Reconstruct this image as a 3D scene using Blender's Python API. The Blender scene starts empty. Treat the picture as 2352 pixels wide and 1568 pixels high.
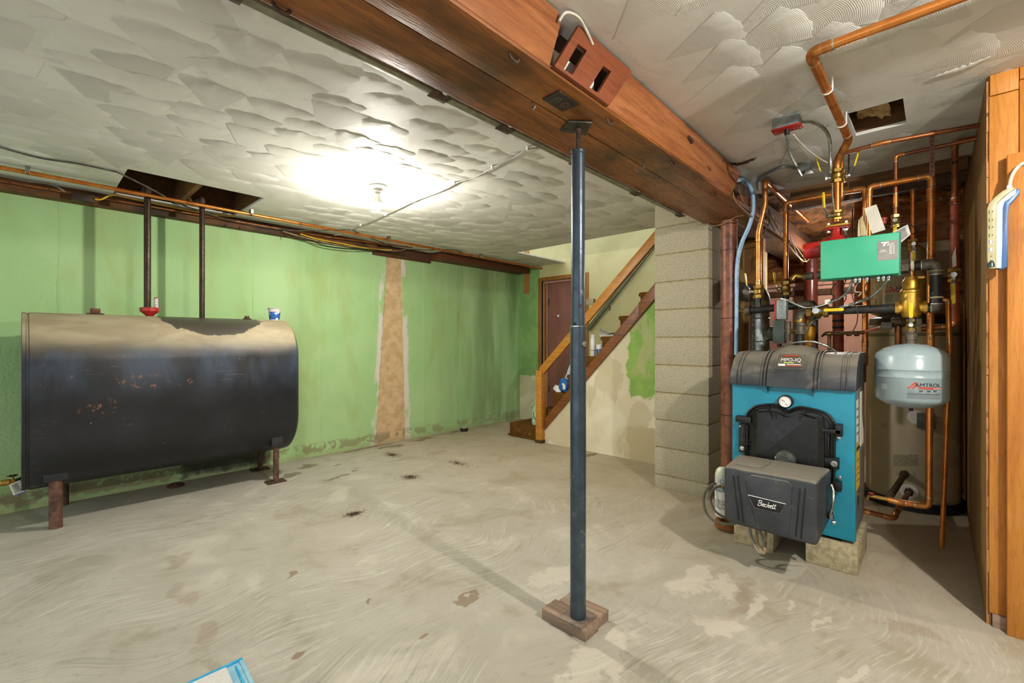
import bpy, bmesh, math, random
from mathutils import Vector, Matrix, Euler, noise as mnoise
SC = bpy.context.scene
COL = SC.collection
R = math.radians
V = Vector
random.seed(7)

# ---------------------------------------------------------------- camera, world, exposure
EYE = 1.12                      # eye height above the floor
F_PX = 1045.0                   # focal length for a 2352 px wide frame (16 mm)
YAW = R(43.0)
CY, SY = math.cos(YAW), math.sin(YAW)
cam_data = bpy.data.cameras.new('camera')
cam_data.sensor_width = 36.0
cam_data.lens = 36.0 * F_PX / 2352.0
cam_data.clip_start = 0.02
cam = bpy.data.objects.new('camera', cam_data)
cam.location = (0, 0, EYE)
cam.rotation_euler = (R(90), 0, YAW - R(90))
COL.objects.link(cam)
SC.camera = cam
world = bpy.data.worlds.new('world')
SC.world = world
world.use_nodes = True
bg = world.node_tree.nodes['Background']
bg.inputs['Color'].default_value = (0.88, 0.94, 1.0, 1)
bg.inputs['Strength'].default_value = 0.8
BULB_STRENGTH = 1300.0
BULB_COLOUR = (1.0, 0.95, 0.87)
SC.view_settings.view_transform = 'Standard'
SC.view_settings.look = 'None'
SC.view_settings.exposure = 0.97
SC.view_settings.gamma = 1.0
SC.view_settings.use_curve_mapping = False

SC.cycles.use_adaptive_sampling = True
SC.cycles.adaptive_threshold = 0.035
SC.cycles.use_light_tree = False        # only three bulbs: plain sampling is quicker
SC.cycles.max_bounces = 5
SC.cycles.diffuse_bounces = 4
SC.cycles.glossy_bounces = 3
SC.cycles.caustics_reflective = False
SC.cycles.caustics_refractive = False

H = 2.17                        # ceiling height


def W(x, y, X=None, Y=None, z=None):
    """survey: the room point a photo measurement refers to, on a known wall / depth plane"""
    u = (x - 1176) / F_PX
    v = (784 - y) / F_PX
    d = (CY + u * SY, SY - u * CY, v)
    if X is not None:
        t = X / d[0]
    elif Y is not None:
        t = Y / d[1]
    else:
        t = (z - EYE) / d[2]
    return V((d[0] * t, d[1] * t, EYE + d[2] * t))


# ---------------------------------------------------------------- geometry helpers
class MB:
    def __init__(self):
        self.v = []
        self.f = []

    def add(self, verts, faces):
        n = len(self.v)
        self.v += [tuple(p) for p in verts]
        self.f += [tuple(i + n for i in f) for f in faces]
        return self

    def box(self, x0, x1, y0, y1, z0, z1):
        p = [(x, y, z) for z in (z0, z1) for y in (y0, y1) for x in (x0, x1)]
        return self.add(p, [(0, 2, 3, 1), (4, 5, 7, 6), (0, 1, 5, 4), (2, 6, 7, 3), (0, 4, 6, 2), (1, 3, 7, 5)])

    def obox(self, c, half, rot):
        p = [V(c) + rot @ V((sx * half[0], sy * half[1], sz * half[2])) for sz in (-1, 1) for sy in (-1, 1) for sx in (-1, 1)]
        return self.add(p, [(0, 2, 3, 1), (4, 5, 7, 6), (0, 1, 5, 4), (2, 6, 7, 3), (0, 4, 6, 2), (1, 3, 7, 5)])

    def bar(self, a, b, w, t, up=(0, 0, 1)):
        """rectangular bar from a to b, w wide sideways, t thick along up"""
        a, b = V(a), V(b)
        d = (b - a)
        L = d.length
        d = d / L
        s = d.cross(V(up)).normalized()
        u = s.cross(d).normalized()
        m = Matrix((d, s, u)).transposed()
        return self.obox((a + b) / 2, (L / 2, w / 2, t / 2), m)

    def prism(self, poly, to3, w0, w1):
        n = len(poly)
        a = [to3(p[0], p[1], w0) for p in poly]
        b = [to3(p[0], p[1], w1) for p in poly]
        return self.add(a + b, [tuple(range(n - 1, -1, -1)), tuple(range(n, 2 * n))] +
                        [(i, (i + 1) % n, n + (i + 1) % n, n + i) for i in range(n)])

    def tube(self, pts, r, n=12, caps=True):
        pts = [V(p) for p in pts]
        m = len(pts)
        rad = r if isinstance(r, (list, tuple)) else [r] * m
        tang = []
        for i in range(m):
            a = pts[max(i - 1, 0)]
            b = pts[min(i + 1, m - 1)]
            d = b - a
            tang.append(d.normalized() if d.length > 1e-9 else (tang[-1] if tang else V((0, 0, 1))))
        t0 = tang[0]
        nrm = t0.orthogonal().normalized()
        verts = []
        for i in range(m):
            if i:
                q = tang[i - 1].rotation_difference(tang[i])
                nrm = q @ nrm
            bn = tang[i].cross(nrm)
            for k in range(n):
                a = 2 * math.pi * k / n
                verts.append(pts[i] + (nrm * math.cos(a) + bn * math.sin(a)) * rad[i])
        faces = []
        for i in range(m - 1):
            for k in range(n):
                k2 = (k + 1) % n
                faces.append((i * n + k, i * n + k2, (i + 1) * n + k2, (i + 1) * n + k))
        if caps:
            faces.append(tuple(range(n - 1, -1, -1)))
            faces.append(tuple((m - 1) * n + k for k in range(n)))
        return self.add(verts, faces)

    def cyl(self, a, b, r, r2=None, n=20):
        return self.tube([a, b], [r, r if r2 is None else r2], n)

    def lathe(self, prof, o=(0, 0, 0), axis=(0, 0, 1), n=32):
        """prof: list of (radius, height)"""
        ax = V(axis).normalized()
        s = ax.orthogonal().normalized()
        b = ax.cross(s)
        verts = []
        for r, h in prof:
            for k in range(n):
                a = 2 * math.pi * k / n
                verts.append(V(o) + ax * h + (s * math.cos(a) + b * math.sin(a)) * max(r, 1e-4))
        m = len(prof)
        faces = []
        for i in range(m - 1):
            for k in range(n):
                k2 = (k + 1) % n
                faces.append((i * n + k, i * n + k2, (i + 1) * n + k2, (i + 1) * n + k))
        faces.append(tuple(range(n - 1, -1, -1)))
        faces.append(tuple((m - 1) * n + k for k in range(n)))
        return self.add(verts, faces)

    def grid(self, fn, nu, nv):
        n = len(self.v)
        verts = [fn(i / (nu - 1), j / (nv - 1)) for j in range(nv) for i in range(nu)]
        faces = [(j * nu + i, j * nu + i + 1, (j + 1) * nu + i + 1, (j + 1) * nu + i) for j in range(nv - 1) for i in range(nu - 1)]
        return self.add(verts, faces)

    def mesh(self, name, mat, bevel=0.0, seg=2, angle=35, flip=True):
        bm = bmesh.new()
        vs = [bm.verts.new(p) for p in self.v]
        for f in self.f:
            try:
                bm.faces.new([vs[i] for i in f])
            except ValueError:
                pass
        if flip:
            bmesh.ops.recalc_face_normals(bm, faces=bm.faces)
        if bevel > 0:
            ed = [e for e in bm.edges if len(e.link_faces) == 2 and e.calc_face_angle(0) > R(30)]
            bmesh.ops.bevel(bm, geom=ed, offset=bevel, segments=seg, affect='EDGES', profile=0.5, clamp_overlap=True)
        me = bpy.data.meshes.new(name)
        bm.to_mesh(me)
        bm.free()
        for p in me.polygons:
            p.use_smooth = True
        me.set_sharp_from_angle(angle=R(angle))
        if mat is not None:
            me.materials.append(mat)
        return me

    def build(self, name, mat, parent=None, bevel=0.0, seg=2, angle=35, label=None, cat=None, group=None, kind=None, flip=True):
        me = self.mesh(name, mat, bevel, seg, angle, flip)
        return link(name, me, parent, label, cat, group, kind)


def props(o, label=None, cat=None, group=None, kind=None):
    if label: o['label'] = label
    if cat: o['category'] = cat
    if group: o['group'] = group
    if kind: o['kind'] = kind
    return o


def link(name, me, parent=None, label=None, cat=None, group=None, kind=None):
    o = bpy.data.objects.new(name, me)
    COL.objects.link(o)
    if parent is not None:
        o.parent = parent
        o.matrix_parent_inverse = wloc(parent).inverted()
    elif kind != 'structure' and me is not None and len(me.vertices):
        # origin at the base of the thing
        xs = [v.co.x for v in me.vertices]; ys = [v.co.y for v in me.vertices]; zs = [v.co.z for v in me.vertices]
        b = V(((min(xs) + max(xs)) / 2, (min(ys) + max(ys)) / 2, min(zs)))
        me.transform(Matrix.Translation(-b))
        o.location = b
    return props(o, label, cat, group, kind)


def wloc(o):
    m = o.matrix_basis.copy()
    if o.parent is not None:
        m = wloc(o.parent) @ o.matrix_parent_inverse @ m
    return m


def thing(name, label, cat, loc, group=None, kind=None):
    o = bpy.data.objects.new(name, None)
    o.empty_display_size = 0.05
    o.location = loc
    COL.objects.link(o)
    return props(o, label, cat, group, kind)


def part_copy(src, parent, offset):
    """another piece with the same mesh, moved by offset"""
    c = src.copy()
    COL.objects.link(c)
    c.parent = parent
    c.matrix_parent_inverse = wloc(parent).inverted()
    c.location = V(src.location) + V(offset)
    return c


def fillet(pts, rad, seg=5):
    pts = [V(p) for p in pts]
    out = [pts[0]]
    for i in range(1, len(pts) - 1):
        a, p, b = pts[i - 1], pts[i], pts[i + 1]
        d1 = (a - p); d2 = (b - p)
        l1, l2 = d1.length, d2.length
        d1 /= l1; d2 /= l2
        rr = min(rad, l1 * 0.48, l2 * 0.48)
        s, e = p + d1 * rr, p + d2 * rr
        for k in range(seg + 1):
            t = k / seg
            out.append(s * (1 - t) ** 2 + p * 2 * t * (1 - t) + e * t * t)
    out.append(pts[-1])
    return out


def smooth(pts, n=8):
    """catmull-rom through the points"""
    pts = [V(p) for p in pts]
    out = []
    for i in range(len(pts) - 1):
        p0 = pts[max(i - 1, 0)]; p1 = pts[i]; p2 = pts[i + 1]; p3 = pts[min(i + 2, len(pts) - 1)]
        for k in range(n):
            t = k / n
            out.append(0.5 * ((2 * p1) + (p2 - p0) * t + (2 * p0 - 5 * p1 + 4 * p2 - p3) * t * t + (3 * p1 - p0 - 3 * p2 + p3) * t ** 3))
    out.append(pts[-1])
    return out


def text_mesh(name, body, size, mat, to3, parent=None, depth=0.0006, bold=0.0, shear=0.0, align='CENTER', label=None, xs=1.0):
    cu = bpy.data.curves.new('lettering', 'FONT')
    cu.body = body
    cu.size = size
    cu.align_x = align
    cu.shear = shear
    cu.offset = bold
    cu.extrude = depth
    tmp = bpy.data.objects.new('lettering', cu)
    COL.objects.link(tmp)
    dg = bpy.context.evaluated_depsgraph_get()
    me = bpy.data.meshes.new_from_object(tmp.evaluated_get(dg))
    bpy.data.objects.remove(tmp)
    bpy.data.curves.remove(cu)
    for v in me.vertices:
        v.co = to3(v.co.x * xs, v.co.y, v.co.z)
    me.materials.clear()
    me.materials.append(mat)
    return link(name, me, parent, label)


# ---------------------------------------------------------------- material helpers
def lin(c):
    if isinstance(c, str):
        c = c.lstrip('#')
        c = [int(c[i:i + 2], 16) / 255 for i in (0, 2, 4)]
    return tuple(x / 12.92 if x <= 0.04045 else ((x + 0.055) / 1.055) ** 2.4 for x in c) + (1.0,)


class NT:
    def __init__(self, name):
        self.m = bpy.data.materials.new(name)
        self.m.use_nodes = True
        self.t = self.m.node_tree
        self.b = self.t.nodes['Principled BSDF']
        self.tc = self.t.nodes.new('ShaderNodeTexCoord')

    def node(self, kind, **kw):
        n = self.t.nodes.new(kind)
        for k, v in kw.items():
            setattr(n, k, v)
        return n

    def put(self, sock, v):
        if v is None:
            return
        if isinstance(v, bpy.types.NodeSocket):
            self.t.links.new(v, sock)
        elif isinstance(v, str):
            sock.default_value = lin(v)
        else:
            sock.default_value = v

    @property
    def obj(self):
        return self.tc.outputs['Object']

    def math(self, op, a, b=None, clamp=False):
        n = self.node('ShaderNodeMath', operation=op, use_clamp=clamp)
        self.put(n.inputs[0], a)
        self.put(n.inputs[1], b)
        return n.outputs[0]

    def mapping(self, vec=None, loc=(0, 0, 0), rot=(0, 0, 0), scale=(1, 1, 1)):
        n = self.node('ShaderNodeMapping')
        self.put(n.inputs['Vector'], vec or self.obj)
        n.inputs['Location'].default_value = loc
        n.inputs['Rotation'].default_value = rot
        n.inputs['Scale'].default_value = scale
        return n.outputs[0]

    def noise(self, scale=5, detail=4, rough=0.55, dist=0.0, vec=None):
        n = self.node('ShaderNodeTexNoise')
        self.put(n.inputs['Vector'], vec or self.obj)
        n.inputs['Scale'].default_value = scale
        n.inputs['Detail'].default_value = min(detail, 3.2)
        n.inputs['Roughness'].default_value = rough
        n.inputs['Distortion'].default_value = dist
        return n.outputs[0]

    def voronoi(self, scale=5, feature='F1', out=0, vec=None, rand=1.0):
        n = self.node('ShaderNodeTexVoronoi', feature=feature)
        self.put(n.inputs['Vector'], vec or self.obj)
        n.inputs['Scale'].default_value = scale
        n.inputs['Randomness'].default_value = rand
        return n.outputs[out]

    def rng(self, v, a, b, c=0.0, d=1.0, smooth_=True):
        n = self.node('ShaderNodeMapRange')
        n.interpolation_type = 'SMOOTHSTEP' if smooth_ else 'LINEAR'
        self.put(n.inputs[0], v)
        n.inputs[1].default_value = a
        n.inputs[2].default_value = b
        n.inputs[3].default_value = c
        n.inputs[4].default_value = d
        return n.outputs[0]

    def mix(self, fac, a, b, blend='MIX'):
        n = self.node('ShaderNodeMix', data_type='RGBA', blend_type=blend)
        self.put(n.inputs[0], fac)
        self.put(n.inputs[6], a)
        self.put(n.inputs[7], b)
        return n.outputs[2]

    def sep(self, vec=None):
        n = self.node('ShaderNodeSeparateXYZ')
        self.put(n.inputs[0], vec or self.obj)
        return n.outputs

    def bump(self, h, strength=0.3, dist=0.01, normal=None):
        n = self.node('ShaderNodeBump')
        n.inputs['Strength'].default_value = strength
        n.inputs['Distance'].default_value = dist
        self.put(n.inputs['Height'], h)
        if normal is not None:
            self.put(n.inputs['Normal'], normal)
        return n.outputs[0]

    def rect(self, vec3, x0, x1, y0, y1, soft, wob=None):
        """soft rectangle mask over two scalar sockets (a, b)"""
        a, b = vec3
        if wob is not None:
            a = self.math('ADD', a, wob)
            b = self.math('ADD', b, wob)
        m = self.math('MULTIPLY', self.rng(a, x0 - soft, x0 + soft), self.rng(a, x1 - soft, x1 + soft, 1, 0))
        k = self.math('MULTIPLY', self.rng(b, y0 - soft, y0 + soft), self.rng(b, y1 - soft, y1 + soft, 1, 0))
        return self.math('MULTIPLY', m, k)

    def ellipse(self, a, b, ca, cb, ra, rb, wob=None, soft=0.35):
        da = self.math('DIVIDE', self.math('SUBTRACT', a, ca), ra)
        db = self.math('DIVIDE', self.math('SUBTRACT', b, cb), rb)
        d = self.math('ADD', self.math('MULTIPLY', da, da), self.math('MULTIPLY', db, db))
        if wob is not None:
            d = self.math('ADD', d, wob)
        return self.rng(d, 1 - soft, 1 + soft, 1, 0)

    def out(self, col=None, rough=0.6, metal=0.0, normal=None, spec=None, **kw):
        self.put(self.b.inputs['Base Color'], col)
        self.put(self.b.inputs['Roughness'], rough)
        self.put(self.b.inputs['Metallic'], metal)
        if normal is not None:
            self.put(self.b.inputs['Normal'], normal)
        if spec is not None:
            self.b.inputs['Specular IOR Level'].default_value = spec
        for k, v in kw.items():
            self.put(self.b.inputs[k], v)
        return self.m


MATS = {}


def mat(name, col, col2=None, rough=0.5, metal=0.0, scale=14, lo=0.4, hi=0.65, bump=0.0, bscale=90, stretch=(1, 1, 1), spec=None, detail=5, dirt=None, dlo=.55, dhi=.75, dscale=6, dust=None):
    if name in MATS:
        return MATS[name]
    t = NT(name)
    vec = t.mapping(scale=stretch)
    n = t.noise(scale, detail, 0.6, 0.2, vec)
    c = t.mix(t.rng(n, lo, hi), col, col2 or col)
    if dirt:
        c = t.mix(t.rng(t.noise(dscale, 6, .65, .4), dlo, dhi), c, dirt)
    if dust:
        g = t.node('ShaderNodeNewGeometry')
        nz = t.sep(g.outputs['Normal'])[2]
        k = t.math('ADD', nz, t.math('MULTIPLY', t.math('SUBTRACT', t.noise(11, 6, .7, .3, t.mapping(scale=(1, .35, 1))), .5), .9))
        c = t.mix(t.math('MULTIPLY', t.rng(k, .25, .95), .8), c, dust)
    nb = None
    if bump:
        nb = t.bump(t.noise(bscale, 4, .6, 0, vec), bump, 0.004)
    r = t.rng(t.noise(scale * 2, 3), .3, .7, max(rough - .08, .03), min(rough + .08, 1))
    MATS[name] = t.out(c, r, metal, nb, spec)
    return MATS[name]

# ---------------------------------------------------------------- materials
copper = mat('copper', '#d98a44', '#c27232', rough=.33, metal=.8, scale=9, dirt='#6e4420', dlo=.56, dhi=.8, dscale=14)
copper_old = mat('aged_copper', '#a5663a', '#845034', rough=.42, metal=.75, scale=10, dirt='#3d2a20', dscale=18)
copper_fit = mat('copper_fitting', '#cf8a48', '#b06e38', rough=.38, metal=.8, scale=30)
solder = mat('solder', '#c9c3b2', '#9a927c', rough=.4, metal=.9, scale=60)
brass = mat('brass', '#b5924a', '#8d6e32', rough=.36, metal=.85, scale=22, dirt='#5c4a22', dscale=30)
brass_new = mat('new_brass', '#d8ac4a', '#c4963a', rough=.33, metal=.8, scale=20)
iron = mat('black_iron', '#2b2a27', '#3a3731', rough=.42, metal=.35, scale=30, bump=.1, dirt='#5a5348', dlo=.6, dhi=.85)
iron_grey = mat('cast_fitting', '#6f6557', '#544b3f', rough=.5, metal=.5, scale=40, bump=.15)
steel = mat('galvanised_steel', '#a8aca6', '#868c88', rough=.33, metal=1.0, scale=26)
steel_box = mat('pressed_steel', '#9aa39f', '#7f8986', rough=.42, metal=.6, scale=20)
chrome = mat('bright_screw', '#d8d8d2', '#b5b5ae', rough=.2, metal=1.0)
yellow = mat('yellow_vinyl', '#f0d400', '#dcbc00', rough=.35)
yellow_cable = mat('yellow_cable_sheath', '#dcb32a', '#c79a1e', rough=.5)
grey_cable = mat('grey_cable_sheath', '#8b877a', '#6f6b60', rough=.6)
white_cable = mat('white_cable_sheath', '#d9d4c4', '#bdb6a4', rough=.5)
black_wire = mat('black_wire', '#1d1a18', rough=.6)
tan_wire = mat('dusty_tan_wire', '#a88d68', '#7c6546', rough=.8, scale=40)
blue_pipe = mat('pale_blue_hose', '#9fc4e4', '#86aed2', rough=.45, scale=30, dirt='#6b7d8c', dlo=.62, dhi=.8)
black_plastic = mat('dusty_black_plastic', '#2f3236', '#3c3f42', rough=.48, scale=5, dirt='#77746a', dlo=.56, dhi=.85, dscale=9, bump=.05, dust='#8f8878')
black_cast = mat('black_cast_iron', '#0e0e0d', '#171614', rough=.36, scale=18, bump=.08, dirt='#4a4336', dlo=.62, dhi=.85)
teal = mat('teal_enamel', '#1287a0', '#0e7d97', rough=.3, scale=3, dirt='#2f93a5', dlo=.6, dhi=.8)
boiler_grey = mat('boiler_side_grey', '#8b9290', '#7a817e', rough=.35, metal=.3, scale=5)
green_box = mat('green_plastic', '#3fae86', '#4ab48d', rough=.4, scale=3)
green_box_d = mat('green_plastic_base', '#2f7a5e', '#357f64', rough=.45, scale=3)
red_paint = mat('red_enamel', '#b3241f', '#961c18', rough=.35, scale=10)
red_dull = mat('dull_red_paint', '#a5402b', '#7d2c1f', rough=.5, scale=18)
tank_grey = mat('light_grey_enamel', '#9db0b4', '#a9b8b8', rough=.3, scale=3)
heater_beige = mat('heater_beige', '#b3a684', '#a89a78', rough=.42, scale=2.5, dirt='#8d8062', dlo=.55, dhi=.8, dscale=4)
white_paint = mat('white_plastic', '#e6e4dc', '#d8d5ca', rough=.4, scale=10)
porcelain = mat('porcelain', '#ece8dc', rough=.25)
paper = mat('paper', '#e9e4d4', '#dcd6c2', rough=.9, scale=6)
card_yellow = mat('manila_card', '#d8bf8a', '#cbb07a', rough=.9, scale=6)
ink = mat('dark_print', '#23252c', rough=.8)
ink_grey = mat('grey_print', '#7a7f80', rough=.8)
white_print = mat('white_print', '#f2f2ee', rough=.5)
red_print = mat('red_print', '#c9442c', rough=.6)
label_grey = mat('grey_label', '#9a9590', '#8f8a86', rough=.45, scale=12)
blue_plastic = mat('blue_plastic', '#2f6098', '#2a588c', rough=.4, scale=8)
strip_grey = mat('strip_grey_plastic', '#aaa37c', '#9f986f', rough=.45, scale=8)
brown_pipe = mat('rust_brown_column', '#8c5338', '#6c3d29', rough=.42, scale=20, bump=.15, dirt='#5b2f1d', dlo=.52, dhi=.72, dscale=9)
red_post = mat('dark_red_column', '#5a1f14', '#47180f', rough=.3, scale=12)
terracotta = mat('red_brown_pipe', '#a8502f', '#8a3d24', rough=.5, scale=12)
rust = mat('rusty_iron', '#57402f', '#3d2d23', rough=.75, metal=.2, scale=26, bump=.3)
rusty_leg = mat('rusty_leg_steel', '#765443', '#553c32', rough=.7, metal=.2, scale=24, bump=.3, dirt='#3a2b25', dscale=14)
dark_brown_pipe = mat('dark_brown_pipe_steel', '#4b392a', '#33281f', rough=.4, metal=.55, scale=30, dirt='#6b4a33', dlo=.6, dhi=.8)
orange_cloth = mat('rust_orange_hose', '#8a5a22', '#6a4218', rough=.8, scale=30, bump=.4)
clear_plastic = mat('clear_film', '#cfd6d8', '#b8c4ca', rough=.2, scale=20)
carpet = mat('brown_carpet', '#6d4a20', '#553816', rough=1.0, scale=60, bump=.8, bscale=300, dirt='#8a6a38', dlo=.58, dhi=.75, dscale=8, spec=.1)
grit = mat('dark_grit', '#5d4835', '#3b2e22', rough=1.0, scale=120)
pad_blue = mat('blue_film', '#1fa2d8', '#3db4e2', rough=.35, scale=20)
pad_pale = mat('pale_blue_film', '#86bcd6', '#9ccbe0', rough=.4, scale=30)
pad_white = mat('quilted_white', '#dedcd8', '#d4d1cc', rough=.9, scale=120, bump=.3)
tank_black = None


def wood(name, c1, c2, c3=None, axis='X', rough=.55, scale=3.0, knots=True, dirt=None, dlo=.55, dhi=.8):
    t = NT(name)
    s = {'X': (1, 11, 11), 'Y': (11, 1, 11), 'Z': (11, 11, 1)}[axis]
    v = t.mapping(scale=s)
    g = t.noise(scale, 6, .62, .9, v)
    fine = t.noise(scale * 9, 3, .6, .2, v)
    c = t.mix(t.rng(g, .32, .68), c1, c2)
    c = t.mix(t.math('MULTIPLY', t.rng(fine, .45, .75), .35), c, c3 or c2)
    if knots:
        kd = t.voronoi(1.6, vec=t.mapping(scale={'X': (1, 3.2, 3.2), 'Y': (3.2, 1, 3.2), 'Z': (3.2, 3.2, 1)}[axis]))
        c = t.mix(t.rng(kd, .03, .085, .85, 0), c, c3 or c2)
    if dirt:
        c = t.mix(t.rng(t.noise(2.3, 6, .65, .3), dlo, dhi, 0, .85), c, dirt)
    nb = t.bump(t.math('ADD', fine, g), .18, .004)
    return t.out(c, t.rng(fine, .3, .7, rough - .1, rough + .1), 0, nb)


beam_wood = wood('stained_beam_wood', '#a4622a', '#784618', '#3f220b', rough=.45, dirt='#38220e', dlo=.48, dhi=.74, scale=2.2)
fascia_wood = wood('orange_fascia_wood', '#ac6c3e', '#8c5029', '#5c3018', rough=.45, scale=2.2)
patch_wood = wood('red_brown_panel_wood', '#8f4d2c', '#7a3c20', '#4c2412', rough=.4, knots=False)
dark_wood = wood('dark_old_timber', '#5a3a1e', '#452b15', '#2b1b0d', rough=.75)
joist_wood = wood('brown_joist_wood', '#7a5326', '#60401b', '#3c2810', axis='Y', rough=.75)
stud_wood = wood('yellow_pine', '#c28030', '#ae6b20', '#743f12', axis='Z', rough=.6, scale=2.0, dirt='#9a5c22', dlo=.55, dhi=.75)
rail_wood = wood('varnished_rail', '#c98a34', '#b3762a', '#7a4c18', axis='Y', rough=.4, knots=False)
stringer_wood = wood('brown_stringer', '#8a5224', '#70401a', '#4a290f', axis='Y', rough=.4, knots=False)
frame_wood = wood('door_casing_wood', '#a06c2c', '#885820', '#5c3a14', axis='Z', rough=.45, knots=False)
pad_wood = wood('weathered_block', '#a58d78', '#8a735f', '#594a3e', axis='Y', rough=.85, knots=False)
ply_face = wood('plywood_face', '#a07a44', '#846236', '#5a4122', axis='Z', rough=.8)
ply_edge = wood('plywood_edge', '#b98452', '#9a6a3e', '#5c3b20', axis='Z', rough=.9, knots=False, scale=6)


def floor_mat():
    t = NT('worn_concrete_floor')
    x, y, z = t.sep()
    big = t.noise(.55, 5, .6, .5)
    mid = t.noise(2.6, 7, .65, .6)
    fine = t.noise(22, 6, .7)
    c = t.mix(t.rng(big, .36, .64), '#a8a394', '#b6b1a4')
    c = t.mix(t.rng(mid, .5, .72, 0, .7), c, '#948c76')
    c = t.mix(t.rng(mid, .47, .28, 0, .55), c, '#cdc8b8')
    # trowel / brush strokes: bent streaks in patches of different direction
    wn = t.node('ShaderNodeTexNoise'); wn.inputs['Scale'].default_value = 1.1; wn.inputs['Detail'].default_value = 1.0
    t.put(wn.inputs['Vector'], t.obj)
    wv = t.node('ShaderNodeVectorMath', operation='MULTIPLY_ADD')
    t.put(wv.inputs[0], wn.outputs['Color']); wv.inputs[1].default_value = (.9, .9, 0); t.put(wv.inputs[2], t.obj)
    warped = wv.outputs[0]
    for ang, sc, wt, col in ((12, 4.2, .5, '#d3d0c5'), (-48, 3.6, .5, '#8a8474'), (66, 4.4, .45, '#d5d2c8')):
        v = t.mapping(warped, rot=(0, 0, R(ang)), scale=(1.0, 13, 1))
        n = t.noise(sc, 4, .7, .3, v)
        area = t.rng(t.noise(1.3, 2, .5, 0, t.mapping(loc=(ang, 0, 0))), .46, .6)
        c = t.mix(t.math('MULTIPLY', t.math('MULTIPLY', t.rng(n, .5, .7), area), wt), c, col)
    c = t.mix(t.rng(t.noise(30, 4, .75), .55, .75, 0, .45), c, '#8b8471')
    # warmer, yellowed slab towards the stairs and utility corner
    c = t.mix(t.math('MULTIPLY', t.rng(x, 1.6, 3.6), .45), c, '#b39c74')
    wob = t.math('MULTIPLY', t.math('SUBTRACT', t.noise(9, 5, .65), .5), 2.6)
    wob2 = t.math('MULTIPLY', t.math('SUBTRACT', t.noise(11, 6, .75), .5), 5.0)
    y0 = y
    dn = t.node('ShaderNodeTexNoise'); dn.inputs['Scale'].default_value = 4.5; dn.inputs['Detail'].default_value = 3.0
    t.put(dn.inputs['Vector'], t.obj)
    dv = t.node('ShaderNodeVectorMath', operation='MULTIPLY_ADD')
    t.put(dv.inputs[0], dn.outputs['Color']); dv.inputs[1].default_value = (.3, .3, 0); t.put(dv.inputs[2], t.mapping(loc=(-.15, -.15, 0), scale=(1, 1, 0)))
    pv = dv.outputs[0]

    def spots(L, col, k, w, soft):
        nonlocal c
        d = None
        for px, py, ra, rb in L:
            p = W(px, py, z=0)
            m = t.node('ShaderNodeVectorMath', operation='MULTIPLY_ADD')
            t.put(m.inputs[0], pv); m.inputs[1].default_value = (1 / ra, 1 / rb, 0); m.inputs[2].default_value = (-p.x / ra, -p.y / rb, 0)
            ln = t.node('ShaderNodeVectorMath', operation='LENGTH')
            t.put(ln.inputs[0], m.outputs[0])
            q = ln.outputs['Value']
            d = q if d is None else t.math('MINIMUM', d, q)
        d = t.math('ADD', t.math('MULTIPLY', d, d), w)
        c = t.mix(t.rng(d, 1 - soft, 1 + soft, k, 0), c, col)
    spots(((845, 1028, .26, .05), (905, 1024, .18, .04), (975, 1008, .2, .045), (700, 1071, .12, .055), (670, 1093, .09, .06),
           (772, 1066, .045, .025), (823, 1083, .06, .022), (775, 1097, .09, .03), (1350, 1045, .16, .03), (1040, 993, .14, .03)), '#6f674e', .75, wob, .35)
    spots(((1650, 1440, .11, .055), (1600, 1330, .16, .07), (1720, 1395, .1, .03), (1830, 1392, .05, .02), (1900, 1425, .07, .012), (1380, 1520, .2, .08),
           (1660, 1345, .13, .05), (1960, 1555, .08, .02), (1290, 1320, .13, .06)), '#d2ccbb', .55, wob2, .5)
    spots(((400, 1290, .05, .09), (425, 1370, .05, .09), (470, 1460, .045, .08), (490, 1520, .03, .07), (1690, 1370, .2, .03), (2090, 1450, .05, .1)), '#8c7460', .38, wob2, .8)
    spots(((665, 1318, .035, .01), (975, 1470, .04, .012), (850, 1380, .02, .015), (690, 1490, .03, .02), (1080, 1375, .03, .012)), '#7a5c3e', .65, wob, .35)
    # damp edge along the foundation wall
    e = t.rng(t.math('ADD', y0, t.math('MULTIPLY', t.noise(3, 5), .35)), 4.42, 4.66)
    c = t.mix(t.math('MULTIPLY', e, .6), c, '#8a7f60')
    h = t.math('ADD', t.math('MULTIPLY', mid, 1.0), t.math('MULTIPLY', fine, .25))
    return t.out(c, t.rng(mid, .3, .7, .6, .85), 0, t.bump(h, .25, .01), spec=.3)


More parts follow.
